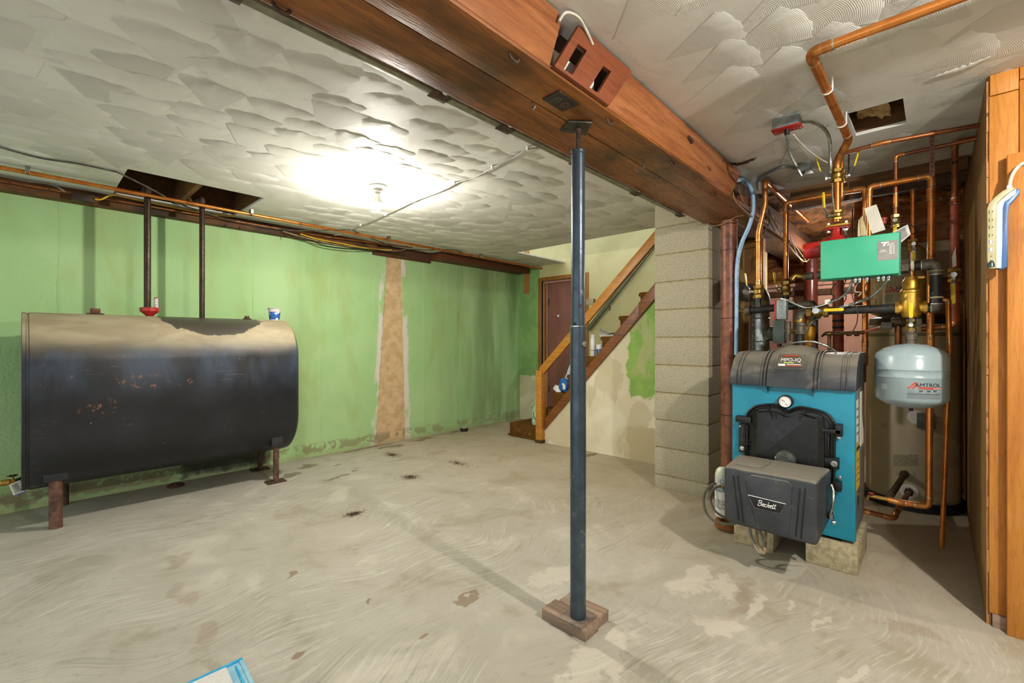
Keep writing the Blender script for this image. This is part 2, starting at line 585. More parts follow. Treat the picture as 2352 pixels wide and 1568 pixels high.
def green_mat():
    t = NT('green_painted_foundation')
    x, y, z = t.sep()
    n = t.noise(1.2, 5, .6, .4)
    c = t.mix(t.rng(n, .35, .65), '#a4cb8b', '#b0d297')
    c = t.mix(t.rng(t.noise(3.5, 5, .6, .3, t.mapping(scale=(1, 1, .3))), .5, .74, 0, .55), c, '#a3b26c')
    # grime near the far corner and upper edge
    corner = t.rng(t.math('ADD', x, t.math('MULTIPLY', n, .6)), 3.3, 5.0)
    mold = t.math('MULTIPLY', corner, t.rng(t.noise(2.4, 4, .6, .1, t.mapping(scale=(1.6, 1, .22))), .36, .66))
    c = t.mix(t.math('MULTIPLY', mold, .6), c, '#55703f')
    wob = t.math('MULTIPLY', t.math('SUBTRACT', t.noise(6, 6, .7), .5), .16)
    wobs = t.math('MULTIPLY', t.math('SUBTRACT', t.noise(24, 5, .7), .5), .05)
    # bare strip where a wall was taken away (slightly leaning)
    xs = t.math('ADD', t.math('SUBTRACT', x, t.math('MULTIPLY', t.math('SUBTRACT', z, 1.0), .02)), 0.0)
    width = t.rng(z, 0, 2.0, .19, .095, False)
    d = t.math('ABSOLUTE', t.math('SUBTRACT', t.math('ADD', xs, wobs), 2.80))
    rim = t.rng(t.math('SUBTRACT', t.math('ADD', d, t.math('MULTIPLY', wob, .5)), width), .04, .075, 1, 0)
    c = t.mix(t.math('MULTIPLY', rim, t.rng(t.noise(4, 4, .5, 0, t.mapping(scale=(1, 1, .6))), .42, .5)), c, '#dcd7ca')
    bare = t.rng(t.math('SUBTRACT', d, width), -.008, .008, 1, 0)
    tan = t.mix(t.rng(t.noise(12, 5, .6), .35, .65), '#d8bc92', '#c5a578')
    c = t.mix(bare, c, tan)
    # flaking band just above the floor
    zz = t.math('ADD', z, t.math('MULTIPLY', wob, 1.2))
    fl = t.math('MULTIPLY', t.math('MULTIPLY', t.rng(zz, .02, .06), t.rng(zz, .11, .15, 1, 0)), t.rng(t.noise(6, 6, .7), .44, .52))
    c = t.mix(t.math('MULTIPLY', fl, t.rng(x, .2, 4.2, .9, .6)), c, '#8f8464')
    # dark grey band low on the wall behind the tank
    low_band = t.rect((x, z), .86, 1.50, .02, .22, .02, t.math('MULTIPLY', wob, .5))
    c = t.mix(t.math('MULTIPLY', low_band, .85), c, '#3a3a38')
    base = t.rng(zz, .0, .05, 1, 0)
    c = t.mix(t.math('MULTIPLY', base, .5), c, '#a7a27a')
    # small pits
    pits = t.rng(t.voronoi(26), .03, .07, 1, 0)
    c = t.mix(t.math('MULTIPLY', pits, .6), c, '#4f7040')
    h = t.math('ADD', t.noise(60, 5, .7), t.math('MULTIPLY', t.noise(9, 5, .6), 1.6))
    h = t.math('SUBTRACT', h, t.math('MULTIPLY', pits, 1.5))
    h = t.math('SUBTRACT', h, t.math('MULTIPLY', bare, 1.2))
    return t.out(c, .62, 0, t.bump(h, .55, .008), spec=.3)


def stair_wall_mat():
    t = NT('patched_drywall')
    x, y, z = t.sep()
    wob = t.math('MULTIPLY', t.math('SUBTRACT', t.noise(5, 6, .7), .5), .22)
    c = t.mix(t.rng(t.noise(2.5, 5), .4, .6), '#e4dbbf', '#d8cdac')
    yy = t.math('ADD', y, wob)
    zz = t.math('ADD', z, wob)
    g = t.math('MULTIPLY', t.rng(yy, 2.14, 2.17, 1, 0), t.rng(zz, .60, .63))
    c = t.mix(g, c, t.mix(t.rng(t.noise(7, 4), .4, .6), '#93b558', '#84a84e'))
    b = t.math('MULTIPLY', t.rng(yy, 2.15, 2.17, 1, 0), t.rng(zz, .30, .32, 1, 0))
    c = t.mix(t.math('MULTIPLY', b, .8), c, '#b3a27a')
    m = t.rng(t.noise(2.2, 4, .5, .3, t.mapping(scale=(1, 1.6, .9), loc=(3, 1, 2))), .52, .56)
    c = t.mix(t.math('MULTIPLY', m, .55), c, '#bfb08a')
    return t.out(c, .75, 0, t.bump(t.noise(30, 5, .6), .15, .005))


def back_wall_mat():
    t = NT('cream_and_green_wall')
    x, y, z = t.sep()
    wob = t.math('MULTIPLY', t.math('SUBTRACT', t.noise(7, 5, .7), .5), .1)
    c = t.mix(t.rng(t.noise(2, 5), .4, .62), '#c9c08c', '#bdb47f')
    yy = t.math('ADD', y, t.math('MULTIPLY', wob, .1))
    g = t.math('MULTIPLY', t.rng(yy, 4.055, 4.065), t.rng(z, 2.165, 2.17, 1, 0))
    c = t.mix(g, c, t.mix(t.rng(t.noise(5, 4), .4, .6), '#86ad66', '#789e5a'))
    pl = t.math('MULTIPLY', g, t.rng(t.math('ADD', z, wob), .62, .64, 1, 0))
    c = t.mix(pl, c, t.mix(t.rng(t.noise(4, 4), .45, .55), '#cdc8a8', '#bdb894'))
    tan = t.math('MULTIPLY', t.math('MULTIPLY', t.rng(yy, 4.24, 4.25), t.rng(t.math('ADD', z, wob), 1.80, 1.82)), t.rng(yy, 4.35, 4.36, 1, 0))
    c = t.mix(tan, c, '#a9773c')
    return t.out(c, .7, 0, t.bump(t.noise(25, 5, .6), .12, .005))


def ceiling_mat():
    t = NT('trowelled_plaster')
    n = t.noise(1.4, 5, .6, .3)
    c = t.mix(t.rng(n, .35, .65), '#e2e0d7', '#d7d4cb')
    c = t.mix(t.rng(t.noise(5, 6, .7), .56, .8, 0, .4), c, '#999790')
    tone = t.node('ShaderNodeAttribute', attribute_name='coat')  # sheen differences between fans, put into the colour as random tones
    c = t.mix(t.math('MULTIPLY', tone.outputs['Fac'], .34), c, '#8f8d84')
    at = t.node('ShaderNodeAttribute', attribute_name='sweep')
    a = t.math('ADD', at.outputs['Fac'], t.math('MULTIPLY', t.noise(18, 2), .006))
    ring = t.math('SINE', t.math('MULTIPLY', a, 2 * math.pi / .0054))
    h = t.math('ADD', t.math('MULTIPLY', ring, t.rng(t.noise(3, 3), .38, .62, .05, .9)), t.math('MULTIPLY', t.noise(35, 5, .6), 1.0))
    return t.out(c, .62, 0, t.bump(h, .15, .0035), spec=.35)


def block_mat():
    t = NT('cinder_block')
    n = t.noise(210, 2, .6)
    n2 = t.noise(140, 3, .65)
    c = t.mix(t.rng(n, .35, .65), '#948c74', '#c6bea3')
    c = t.mix(t.rng(n2, .54, .72, 0, .5), c, '#756d58')
    c = t.mix(t.rng(t.noise(3, 4), .45, .7, 0, .5), c, '#a8a084')
    return t.out(c, .9, 0, t.bump(t.math('ADD', n, n2), .7, .006), spec=.15)


def tank_mat():
    t = NT('dusty_black_tank')
    x, y, z = t.sep()
    g = t.node('ShaderNodeNewGeometry')
    nz = t.sep(g.outputs['Normal'])[2]
    c = t.mix(t.rng(t.noise(3, 5), .35, .65), '#17191d', '#22242a')
    # settled dust on what faces up, with an oil-wet patch that shines clean
    dust = t.rng(t.math('ADD', nz, t.math('MULTIPLY', t.math('SUBTRACT', t.noise(2.2, 6, .6, .4), .5), .22)), .0, .62)
    wob = t.math('MULTIPLY', t.math('SUBTRACT', t.noise(6, 5, .6), .5), 1.3)
    oil = t.ellipse(x, z, .98, 1.33, .33, .165, wob, .06)
    dust = t.math('MULTIPLY', dust, t.rng(oil, 0, 1, 1, .15))
    c = t.mix(t.math('MULTIPLY', dust, .92), c, t.mix(t.rng(t.noise(9, 5, .6, .3, t.mapping(scale=(.4, 1, 1))), .35, .65), '#b8ab8c', '#a29578'))
    # reflected blue-grey sheen painted as streaks on the upper flank; rust patches
    blue_sheen = t.math('MULTIPLY', t.math('MULTIPLY', t.rng(z, .70, .98), t.math('MULTIPLY', t.rng(nz, -.05, .03), t.rng(nz, .12, .4, 1, 0))), t.rng(t.noise(5, 5, .65, .3, t.mapping(scale=(1, 1, .35))), .38, .66))
    c = t.mix(t.math('MULTIPLY', blue_sheen, .55), c, '#46566a')
    rp = t.noise(26, 6, .75)
    for cx_, cz_, ra_, rz_ in ((.52, .86, .16, .05), (.33, .70, .10, .06), (1.25, 1.03, .03, .05), (.75, .85, .08, .03)):
        m_ = t.math('MULTIPLY', t.ellipse(x, z, cx_, cz_, ra_, rz_, None, .6), t.rng(rp, .58, .62))
        c = t.mix(t.math('MULTIPLY', m_, .7), c, '#8f5f40')
    # scratches and chips
    sv = t.mapping(scale=(1, 1, 1))
    chips = t.math('MULTIPLY', t.rng(t.noise(30, 5, .75), .68, .71), t.rng(t.noise(2.6, 4), .5, .58))
    c = t.mix(chips, c, '#8f6346')
    scr = t.rng(t.noise(5, 3, .8, .3, t.mapping(rot=(0, R(8), 0), scale=(1, 1, 40))), .64, .67)
    c = t.mix(t.math('MULTIPLY', t.math('MULTIPLY', scr, t.rng(t.noise(3, 3), .52, .6)), .6), c, '#a59a8c')
    specks = t.rng(t.voronoi(60), .05, .09, 1, 0)
    c = t.mix(t.math('MULTIPLY', t.math('MULTIPLY', specks, t.rng(t.noise(3, 3), .45, .6)), .5), c, '#b5aea0')
    r = t.math('ADD', t.rng(t.noise(4, 5), .3, .7, .30, .42), t.math('MULTIPLY', dust, .35))
    return t.out(c, r, 0, t.bump(t.noise(2.2, 3), .12, .03), spec=.5)


def insulation_mat():
    t = NT('kraft_insulation')
    n = t.noise(9, 6, .7, .6, t.mapping(scale=(1, .5, 2)))
    c = t.mix(t.rng(n, .35, .65), '#b2763f', '#6e4420')
    c = t.mix(t.rng(t.noise(20, 5, .7), .55, .75, 0, .8), c, '#d9a46e')
    return t.out(c, .5, 0, t.bump(n, .6, .02))


def pink_mat():
    t = NT('dusty_pink_masonry')
    c = t.mix(t.rng(t.noise(2, 5), .4, .62), '#c59a86', '#b88c78')
    c = t.mix(t.rng(t.noise(8, 6, .7), .58, .8, 0, .6), c, '#9c7664')
    return t.out(c, .8, 0, t.bump(t.noise(40, 5), .25, .005))


def brown_stucco():
    t = NT('brown_stained_wall')
    c = t.mix(t.rng(t.noise(3, 6, .65, .5), .38, .62), '#a8743c', '#8a5c2e')
    c = t.mix(t.rng(t.noise(6, 6, .7, .8, t.mapping(scale=(1, 1, .35))), .58, .72, 0, .8), c, '#4d3219')
    return t.out(c, .8, 0, t.bump(t.noise(20, 5), .3, .006))


def post_mat():
    t = NT('scuffed_blue_grey_steel')
    n = t.noise(12, 5, .65, .4)
    c = t.mix(t.rng(n, .35, .65), '#4d5a66', '#414b55')
    c = t.mix(t.rng(t.noise(7, 5, .6, .5, t.mapping(scale=(1, 1, .22))), .54, .72, 0, .75), c, '#4a4340')
    c = t.mix(t.rng(t.noise(30, 5, .75, 0, t.mapping(scale=(1, 1, .5))), .64, .72, 0, .6), c, '#8b8f90')
    return t.out(c, t.rng(n, .3, .7, .25, .4), .55, t.bump(t.noise(70, 4), .2, .003))


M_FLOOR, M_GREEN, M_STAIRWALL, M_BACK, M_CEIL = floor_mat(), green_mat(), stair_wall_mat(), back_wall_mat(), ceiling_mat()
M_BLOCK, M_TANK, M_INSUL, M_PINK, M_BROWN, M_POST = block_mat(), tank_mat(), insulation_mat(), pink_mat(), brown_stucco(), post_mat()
mortar = mat('mortar', '#a3946a', '#8d7f58', rough=.95, scale=40, bump=.5)
door_mat = mat('dusty_red_door', '#8a5a4c', '#7c4e42', rough=.6, scale=5, stretch=(1, 1, .3))
pale_block = mat('pale_concrete_block', '#b9ac88', '#9d9070', rough=.95, scale=30, bump=.6, dirt='#d2c8a8', dlo=.55, dhi=.7)
board_mat = mat('speckled_board', '#b5aa88', '#a89c7a', rough=.8, scale=6)
black_rubber = mat('black_rubber', '#151413', rough=.6)

# ================================================================ THE SETTING
S = 'structure'
MB().box(-2.6, 6.2, -2.6, 4.53, -.1, 0).build('floor', M_FLOOR, kind=S)
MB().box(-2.6, 6.2, -2.7, -2.6, 0, 2.4).build('wall_side', mat('plain_grey_concrete', '#6f6a60', '#605b52', rough=.9, scale=4), kind=S)
MB().box(3.67, 6.2, -.30, -.146, H, 2.45).build('trim_7', dark_wood, kind=S)
MB().box(3.67, 6.2, -.15, 1.2, 2.42, 2.45).build('ceiling_utility', dark_wood, kind=S)
MB().box(4.93, 6.2, 1.2, 2.4, 2.42, 2.45).build('ceiling_far', dark_wood, kind=S)
WY = 4.43                                   # inner face of the green foundation wall
MB().box(-2.6, 5.02, WY, WY + .12, 0, H).build('wall_left', M_GREEN, kind=S)
wl = bpy.data.objects['wall_left']
for px_, zz in ((135, 0), (581, 0), (738, 0), (862, 0), (973, 0), (1058, 0), (1137, 0)):     # form-board ridges in the poured wall
    p = W(px_, 700, Y=WY)
    m = MB()
    m.tube([(p.x + .004 * math.sin(k * 1.7), WY + .001, .03 + k * .23) for k in range(10)], [.0045 + .002 * math.sin(k * 2.3) for k in range(10)], 6)
    m.build('form_ridge', M_GREEN, wl)

# back wall with the doorway
BX = 4.92
DY0, DY1, DZ0, DZ1 = 3.30, 4.02, .155, 1.955
b = MB()
b.box(BX, BX + .1, DY1, WY, 0, 3.1)
b.box(BX, BX + .1, 1.3, DY0, 0, 3.1)
b.box(BX, BX + .1, DY0, DY1, DZ1, 3.1)
b.box(BX, BX + .1, DY0, DY1, 0, DZ0)
b.box(BX + .09, BX + .12, DY0 - .1, DY1 + .1, 0, DZ1 + .1)
b.build('wall_back', M_BACK, kind=S)
m = MB()
m.box(BX - .012, BX + .03, DY1, DY1 + .055, DZ0, DZ1 + .05)
m.build('trim_1', frame_wood, kind=S, bevel=.003)
m = MB()
m.box(BX - .012, BX + .03, DY0 - .055, DY0, DZ0, DZ1 + .05)
m.build('trim_2', frame_wood, kind=S, bevel=.003)
m = MB()
m.box(BX - .014, BX + .03, DY0, DY1, DZ1, DZ1 + .052)
m.build('trim_3', frame_wood, kind=S, bevel=.003)
d = MB().box(BX + .045, BX + .08, DY0 + .012, DY1 - .085, DZ0 + .012, DZ1 - .02).build('door_1', door_mat, kind=S, bevel=.003)
MB().box(BX + .03, BX + .075, DY1 - .04, DY1 - .004, DZ0 + .004, DZ1 - .004).build('stop_moulding', frame_wood, d)
MB().box(BX + .02, BX + .03, DY1 - .016, DY1 - .004, DZ0 + .004, DZ1 - .02).build('pink_edge_strip', mat('pink_edge', '#b98575', rough=.6), d)
MB().box(BX + .02, BX + .045, DY1 - .075, DY1 - .064, DZ0 + .004, DZ1 - .02).build('pink_edge_strip', MATS['pink_edge'], d)
MB().box(BX + .02, BX + .045, DY0 + .004, DY1 - .02, DZ1 - .028, DZ1 - .004).build('flaking_top_edge', MATS['pink_edge'], d)
hb = MB()
for zz in (.42, 1.62):
    hb.box(BX + .036, BX + .045, DY1 - .1, DY1 - .086, zz, zz + .09)
hb.build('hinge', rust, d)
hp = W(1282, 725, X=BX + .045)
MB().lathe([(.0, 0), (.018, .001), (.014, .003)], (BX + .0455, hp.y, hp.z), (-1, 0, 0), 10).build('white_scuff', white_paint, d)

# stair side wall (drywall triangle below the stringer)
SX = 3.92
poly = [(3.20, 0), (3.165, .17), (1.60, 1.83), (1.60, 0)]
MB().prism(poly, lambda a, b_, w: V((w, a, b_)), SX + .012, SX + .06).build('wall_stair', M_STAIRWALL, kind=S)
# wall above the stair opening on its far end (behind the chimney)
MB().box(3.72, 4.92, 1.2, 1.3, 0, 3.1).build('wall_stair_end', M_BACK, kind=S)

# ceiling boards with the cut openings
HA = (W(287, 387, z=H), W(598, 452, z=H), W(575, 493, z=H), W(275, 440, z=H))
hole_a = (.43, 1.20, 3.60, 4.30)
hole_b = (2.59, 2.90, .105, .30)
stairwell = (3.97, 4.92, 1.3, 3.62)
xs = [-2.6, hole_a[0], hole_a[1], hole_b[0], hole_b[1], 3.66, stairwell[0], BX]
ys = [-2.6, hole_b[2], hole_b[3], 1.05, stairwell[2], stairwell[3], hole_a[2], hole_a[3], WY]
ys = sorted(ys)


def in_hole(cx, cy):
    for h in (hole_a, hole_b, stairwell):
        if h[0] < cx < h[1] and h[2] < cy < h[3]:
            return True
    return cx > 3.66 and cy < 1.05


b = MB()
for i in range(len(xs) - 1):
    for j in range(len(ys) - 1):
        if not in_hole((xs[i] + xs[i + 1]) / 2, (ys[j] + ys[j + 1]) / 2):
            b.box(xs[i], xs[i + 1], ys[j], ys[j + 1], H, H + .016)
ceil = b.build('ceiling', M_CEIL, kind=S)

# trowelled plaster sweeps: overlapping fan-shaped coats, thicker towards the outer arc
rnd = random.Random(3)
fv, ff, fa, fc = [], [], [], []


def fan(cx, cy, ang, rad, spread, th):
    n = 9
    base = len(fv)
    fv.append((cx, cy, H - .0006)); fa.append(0.0)
    lean = rnd.uniform(-.9, .9)
    sheen_tone = rnd.random() ** 2
    rows = (.4, .72, 1.0)
    for q in rows:
        for k in range(n):
            a = ang + spread * (k / (n - 1) - .5)
            rr = rad * q * (1 + .03 * math.sin(k * 2.1 + cx * 30))
            e = 2 * k / (n - 1) - 1
            side = (1 - abs(e) ** 3) * (1 + lean * e)
            fv.append((cx + rr * math.cos(a), cy + rr * math.sin(a), H - .0006 - th * q ** 2.6 * (.25 + .75 * side)))
            fa.append(rr)
    for k in range(n):                                   # lip back up to the board
        a = ang + spread * (k / (n - 1) - .5)
        rr = rad * 1.05
        fv.append((cx + rr * math.cos(a), cy + rr * math.sin(a), H + .002)); fa.append(rr)
    for k in range(n - 1):
        ff.append((base, base + 1 + k, base + 2 + k))
        ff.append((base + 1 + k, base + 1 + n + k, base + 2 + n + k, base + 2 + k))
        ff.append((base + 1 + n + k, base + 1 + 2 * n + k, base + 2 + 2 * n + k, base + 2 + n + k))
        ff.append((base + 1 + 2 * n + k, base + 1 + 3 * n + k, base + 2 + 3 * n + k, base + 2 + 2 * n + k))
    fc.extend([sheen_tone] * (len(fv) - base))


yy = -1.5
row = 0
while yy < WY - .05:
    xx = -1.2 + (row % 2) * .02
    while xx < BX + .1:
        rad = .29 + rnd.uniform(-.03, .05)
        ang = R(258) + rnd.uniform(-.16, .16)
        cx = xx + rnd.uniform(-.025, .025); cy = yy + rnd.uniform(-.02, .02) + .1 * math.sin(xx * 41.0 + .3 * row)
        ex, ey = cx + rad * math.cos(ang) * .6, cy + rad * math.sin(ang) * .6
        bad = False
        for h in (hole_a, hole_b, stairwell, (3.66, 9, -3, 1.1), (4.9, 9, -3, 9), (-3, 9, 4.40, 9), (-3, 9, .87, 1.25)):
            for q in (0, .5, 1.05):
                for s in (-.5, 0, .5):
                    tx = cx + rad * q * math.cos(ang + s * 1.3); ty = cy + rad * q * math.sin(ang + s * 1.3)
                    if h[0] - .01 < tx < h[1] + .01 and h[2] - .01 < ty < h[3] + .01:
                        bad = True
        if not bad:
            fan(cx, cy, ang, rad, rnd.uniform(.78, 1.0), rnd.uniform(.0016, .0038))
        xx += .2
    yy += .2
    row += 1
me = bpy.data.meshes.new('plaster_sweeps')
me.from_pydata(fv, [], ff)
at = me.attributes.new('sweep', 'FLOAT', 'POINT')
at.data.foreach_set('value', fa)
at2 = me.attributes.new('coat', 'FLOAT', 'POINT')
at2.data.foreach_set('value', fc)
for p in me.polygons: p.use_smooth = True
me.set_sharp_from_angle(angle=R(25))
me.materials.append(M_CEIL)
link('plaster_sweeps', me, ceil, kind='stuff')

# framing seen through the openings, above the boards
for (x0, x1, y0, y1) in ((.36, .41, 3.3, 4.43), (.80, .835, 3.58, 4.43), (1.21, 1.25, 3.3, 4.43)):
    MB().box(x0, x1, y0, y1, H + .016, H + .22).build('joist', joist_wood, ceil)
MB().box(.41, 1.21, 3.56, 3.595, H + .016, H + .22).build('joist', joist_wood, ceil)
MB().box(.3, 1.4, 3.4, 4.5, H + .22, H + .24).build('subfloor_board', dark_wood, ceil)
MB().box(.41, 1.21, 4.38, 4.43, H + .016, H + .22).build('rim_board', joist_wood, ceil)
MB().box(2.5, 3.0, .0, .4, H + .2, H + .22).build('subfloor_board', dark_wood, ceil)
MB().box(2.5, 2.585, .0, .4, H + .016, H + .2).build('joist', joist_wood, ceil)
MB().box(2.905, 2.96, .0, .4, H + .016, H + .2).build('joist', joist_wood, ceil)
MB().box(2.55, 2.95, .0, .05, H + .016, H + .2).build('joist', joist_wood, ceil)
MB().box(2.55, 2.95, .33, .38, H + .016, H + .2).build('joist', joist_wood, ceil)
b = MB()
b.grid(lambda u, v: V((2.62 + .25 * u, .16 + .13 * v + .02 * mnoise.noise(V((u * 4, v * 4, 1))), H + .045 + .03 * mnoise.noise(V((u * 5, v * 5, 0))) + .03 * v)), 12, 8)
b.build('insulation_flap', mat('pale_insulation', '#c9a878', '#a8875a', rough=.7, scale=20, bump=.4), ceil)
# broken plaster scars (ragged raised crusts) near the partition and the beam end
for pts, wd in ((((2140, 178), (2180, 165), (2230, 148), (2278, 127)), .03), (((1672, 374), (1700, 376), (1738, 362)), .035)):
    q = [W(a, c, z=H - .002) for a, c in pts]
    b = MB()
    sm = smooth(q, 6)
    b.tube(sm, [.0015 + wd * .75 * (math.sin(math.pi * i / (len(sm) - 1)) ** .6) * (.7 + .3 * math.sin(i * 2.7)) for i in range(len(sm))], 7)
    for i, v_ in enumerate(b.v):
        dz = (v_[2] - H) * .18
        b.v[i] = (v_[0] + .006 * mnoise.noise(V(v_) * 60), v_[1] + .006 * mnoise.noise(V(v_) * 50 + V((5, 0, 0))), H - .004 + dz)
    b.build('plaster_scar', white_paint if wd < .032 else dark_wood, ceil)

# utility corner beyond the ceiling edge
MB().box(3.62, 3.66, -.13, .74, 2.095, 2.4).build('trim_4', joist_wood, kind=S)
MB().box(3.66, 3.70, -.13, .74, 2.04, 2.10).build('trim_5', dark_wood, kind=S)
MB().box(3.62, 3.66, .74, .93, 2.153, 2.4).build('trim_8', joist_wood, kind=S)
MB().box(6.12, 6.2, -1.0, 2.5, 0, 2.45).build('wall_far', dark_wood, kind=S)
MB().box(4.95, 6.2, 2.3, 2.4, 0, 2.45).build('wall_far_side', dark_wood, kind=S)


def crumple(u, v, a, b_, c_, amp, fr, seed):
    p = V(a) + (V(b_) - V(a)) * u + (V(c_) - V(a)) * v
    nrm = (V(b_) - V(a)).cross(V(c_) - V(a)).normalized()
    k = 0
    for o, w in ((1, 1.0), (2.3, .6), (5, .35)):
        q = p * fr * o
        k += w * mnoise.noise(V((q.x, q.y * .6, q.z * 1.7)) + V((seed, 0, 0)))
    return p + nrm * amp * k


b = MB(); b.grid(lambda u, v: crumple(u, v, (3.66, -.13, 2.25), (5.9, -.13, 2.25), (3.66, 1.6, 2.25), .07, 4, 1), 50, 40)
b.build('ceiling_insulation', mat('dark_insulation', '#7d5028', '#3f2712', rough=.7, scale=9, bump=.5, bscale=20, dirt='#a87848', dlo=.6, dhi=.75, dscale=12), kind=S)  # ceiling insulation coloured darker to stand for the shade up there
MB().box(5.6, 5.7, -1.0, 2.3, 0, 1.70).build('wall_utility', M_PINK, kind=S)
wu = bpy.data.objects['wall_utility']
MB().box(5.56, 5.72, -1.0, 2.3, 1.70, 1.735).build('ledge_board', mat('dusty_pink_board', '#b98d78', '#a37a66', rough=.7), wu, bevel=.004)
MB().box(5.57, 5.60, -1.0, 2.3, 1.60, 1.66).build('ledge_board', dark_wood, wu, bevel=.004)
b = MB(); b.grid(lambda u, v: crumple(u, v, (5.66, -1.0, 1.72), (5.66, 2.3, 1.72), (6.1, -1.0, 2.3), .06, 5, 9), 60, 18)
b.build('crawlspace_insulation', M_INSUL, wu)
MB().box(4.72, 4.80, -.3, .30, 0, 1.45).build('wall_heater', M_BROWN, kind=S)
b = MB(); b.grid(lambda u, v: crumple(u, v, (4.70, -.3, 1.4), (4.70, .5, 1.4), (4.70, -.3, 2.3), .05, 6, 4), 26, 26)
b.build('wall_heater_insulation', M_INSUL, kind=S)
MB().box(4.60, 4.63, -.12, .26, W(2150, 638, X=4.6).z, W(2150, 553, X=4.6).z).build('panel_board', board_mat, bpy.data.objects['wall_heater'], bevel=.003)
MB().box(4.595, 4.6, .06, .066, W(2150, 638, X=4.6).z, W(2150, 553, X=4.6).z).build('panel_joint', mat('joint_white', '#d5cdb0', rough=.8), bpy.data.objects['wall_heater'])
MB().box(4.20, 4.30, 1.075, 1.25, 0, 2.2).build('wall_brown', M_BROWN, kind=S)
MB().box(4.17, 4.24, 1.047, 1.078, 0, 2.2).build('trim_6', wood('corner_strip_wood', '#a86a38', '#8e552b', '#5c3216', axis='Z', rough=.6, knots=False), kind=S)
# plywood partition on the right with its studs
PY = -.146
PX = 2.615
MB().box(PX, 4.72, PY - .014, PY, 0, H - .002).build('wall_right', ply_face, kind=S, bevel=.0015)
wr = bpy.data.objects['wall_right']
MB().box(PX - .004, PX + .004, PY - .013, PY - .001, 0, H - .015).build('ply_edge', ply_edge, wr)
b = MB()
zz = 0.0
while zz < H - .05:                                # torn layers of the sheet edge
    hh = random.uniform(.02, .13)
    b.box(PX - .005 - random.uniform(0, .006), PX, PY - .003 - random.uniform(0, .009), PY + .0005, zz, min(zz + hh, H - .02))
    zz += hh * random.uniform(.7, 1.5)
b.build('torn_layer', ply_edge, wr)


def stud(y0, y1, x0, x1, z0, z1, m=stud_wood):
    return MB().box(x0, x1, y0, y1, z0, z1).build('stud', m, wr, bevel=.002)


yA = W(2267, 300, X=2.6).y
yB = W(2341, 300, X=2.6).y
stud(yB + .0012, yA - .006, 2.6, 2.69, 0.051, 2.085)
MB().box(2.595, 2.69, yB + .001, yA - .008, 2.087, H - .002).build('top_plate', stud_wood, wr, bevel=.002)
stud(yB - .14, yB - .0005, 2.6, 2.69, 0.0, 2.12)
MB().box(2.595, 2.69, yB - .6, yB - .001, 2.122, H - .002).build('top_plate', stud_wood, wr, bevel=.002)
y2 = W(2312, 700, X=2.575).y
stud(y2 - .2, y2, 2.555, 2.597, 0.0, W(2320, 357, X=2.575).z)
MB().box(2.592, 4.5, PY - .10, PY - .015, 0, .05).build('sole_plate', pad_wood, wr, bevel=.002)

# ================================================================ PIPE HELPERS
def pipe(name, label, pts, r, m, cat='pipe', bend=None, fit=True, group=None, fm=None, n=14):
    pts = [V(p) for p in pts]
    bend = bend or r * 2.4
    o = MB().tube(fillet(pts, bend), r, n).build(name, m, label=label, cat=cat, group=group)
    if fit:
        for i in range(1, len(pts) - 1):
            d1 = (pts[i - 1] - pts[i]); d2 = (pts[i + 1] - pts[i])
            e = min(bend + r * 1.3, d1.length * .5, d2.length * .5)
            a = pts[i] + d1.normalized() * e; c = pts[i] + d2.normalized() * e
            el = MB().tube(fillet([a, pts[i], c], bend), r * 1.13, n).build('elbow', fm or copper_fit, o)
            for q, dd in ((a, d1.normalized()), (c, d2.normalized())):
                MB().cyl(q - dd * .0015, q + dd * .0025, r * 1.16, n=n).build('solder_ring', solder, el)
    return o


def coupling(o, p, d, r, L=.05, m=None, rings=True, name='coupling'):
    p, d = V(p), V(d).normalized()
    c = MB().cyl(p - d * L / 2, p + d * L / 2, r * 1.13, n=16).build(name, m or copper_fit, o)
    if rings:
        for s in (-1, 1):
            MB().cyl(p + d * (s * L / 2) - d * .002, p + d * (s * L / 2) + d * .002, r * 1.17, n=16).build('solder_ring', solder, c)
    return c


def hexnut(b, p, d, r, L):
    p, d = V(p), V(d).normalized()
    b.tube([p - d * L / 2, p + d * L / 2], r, 6)
    return b


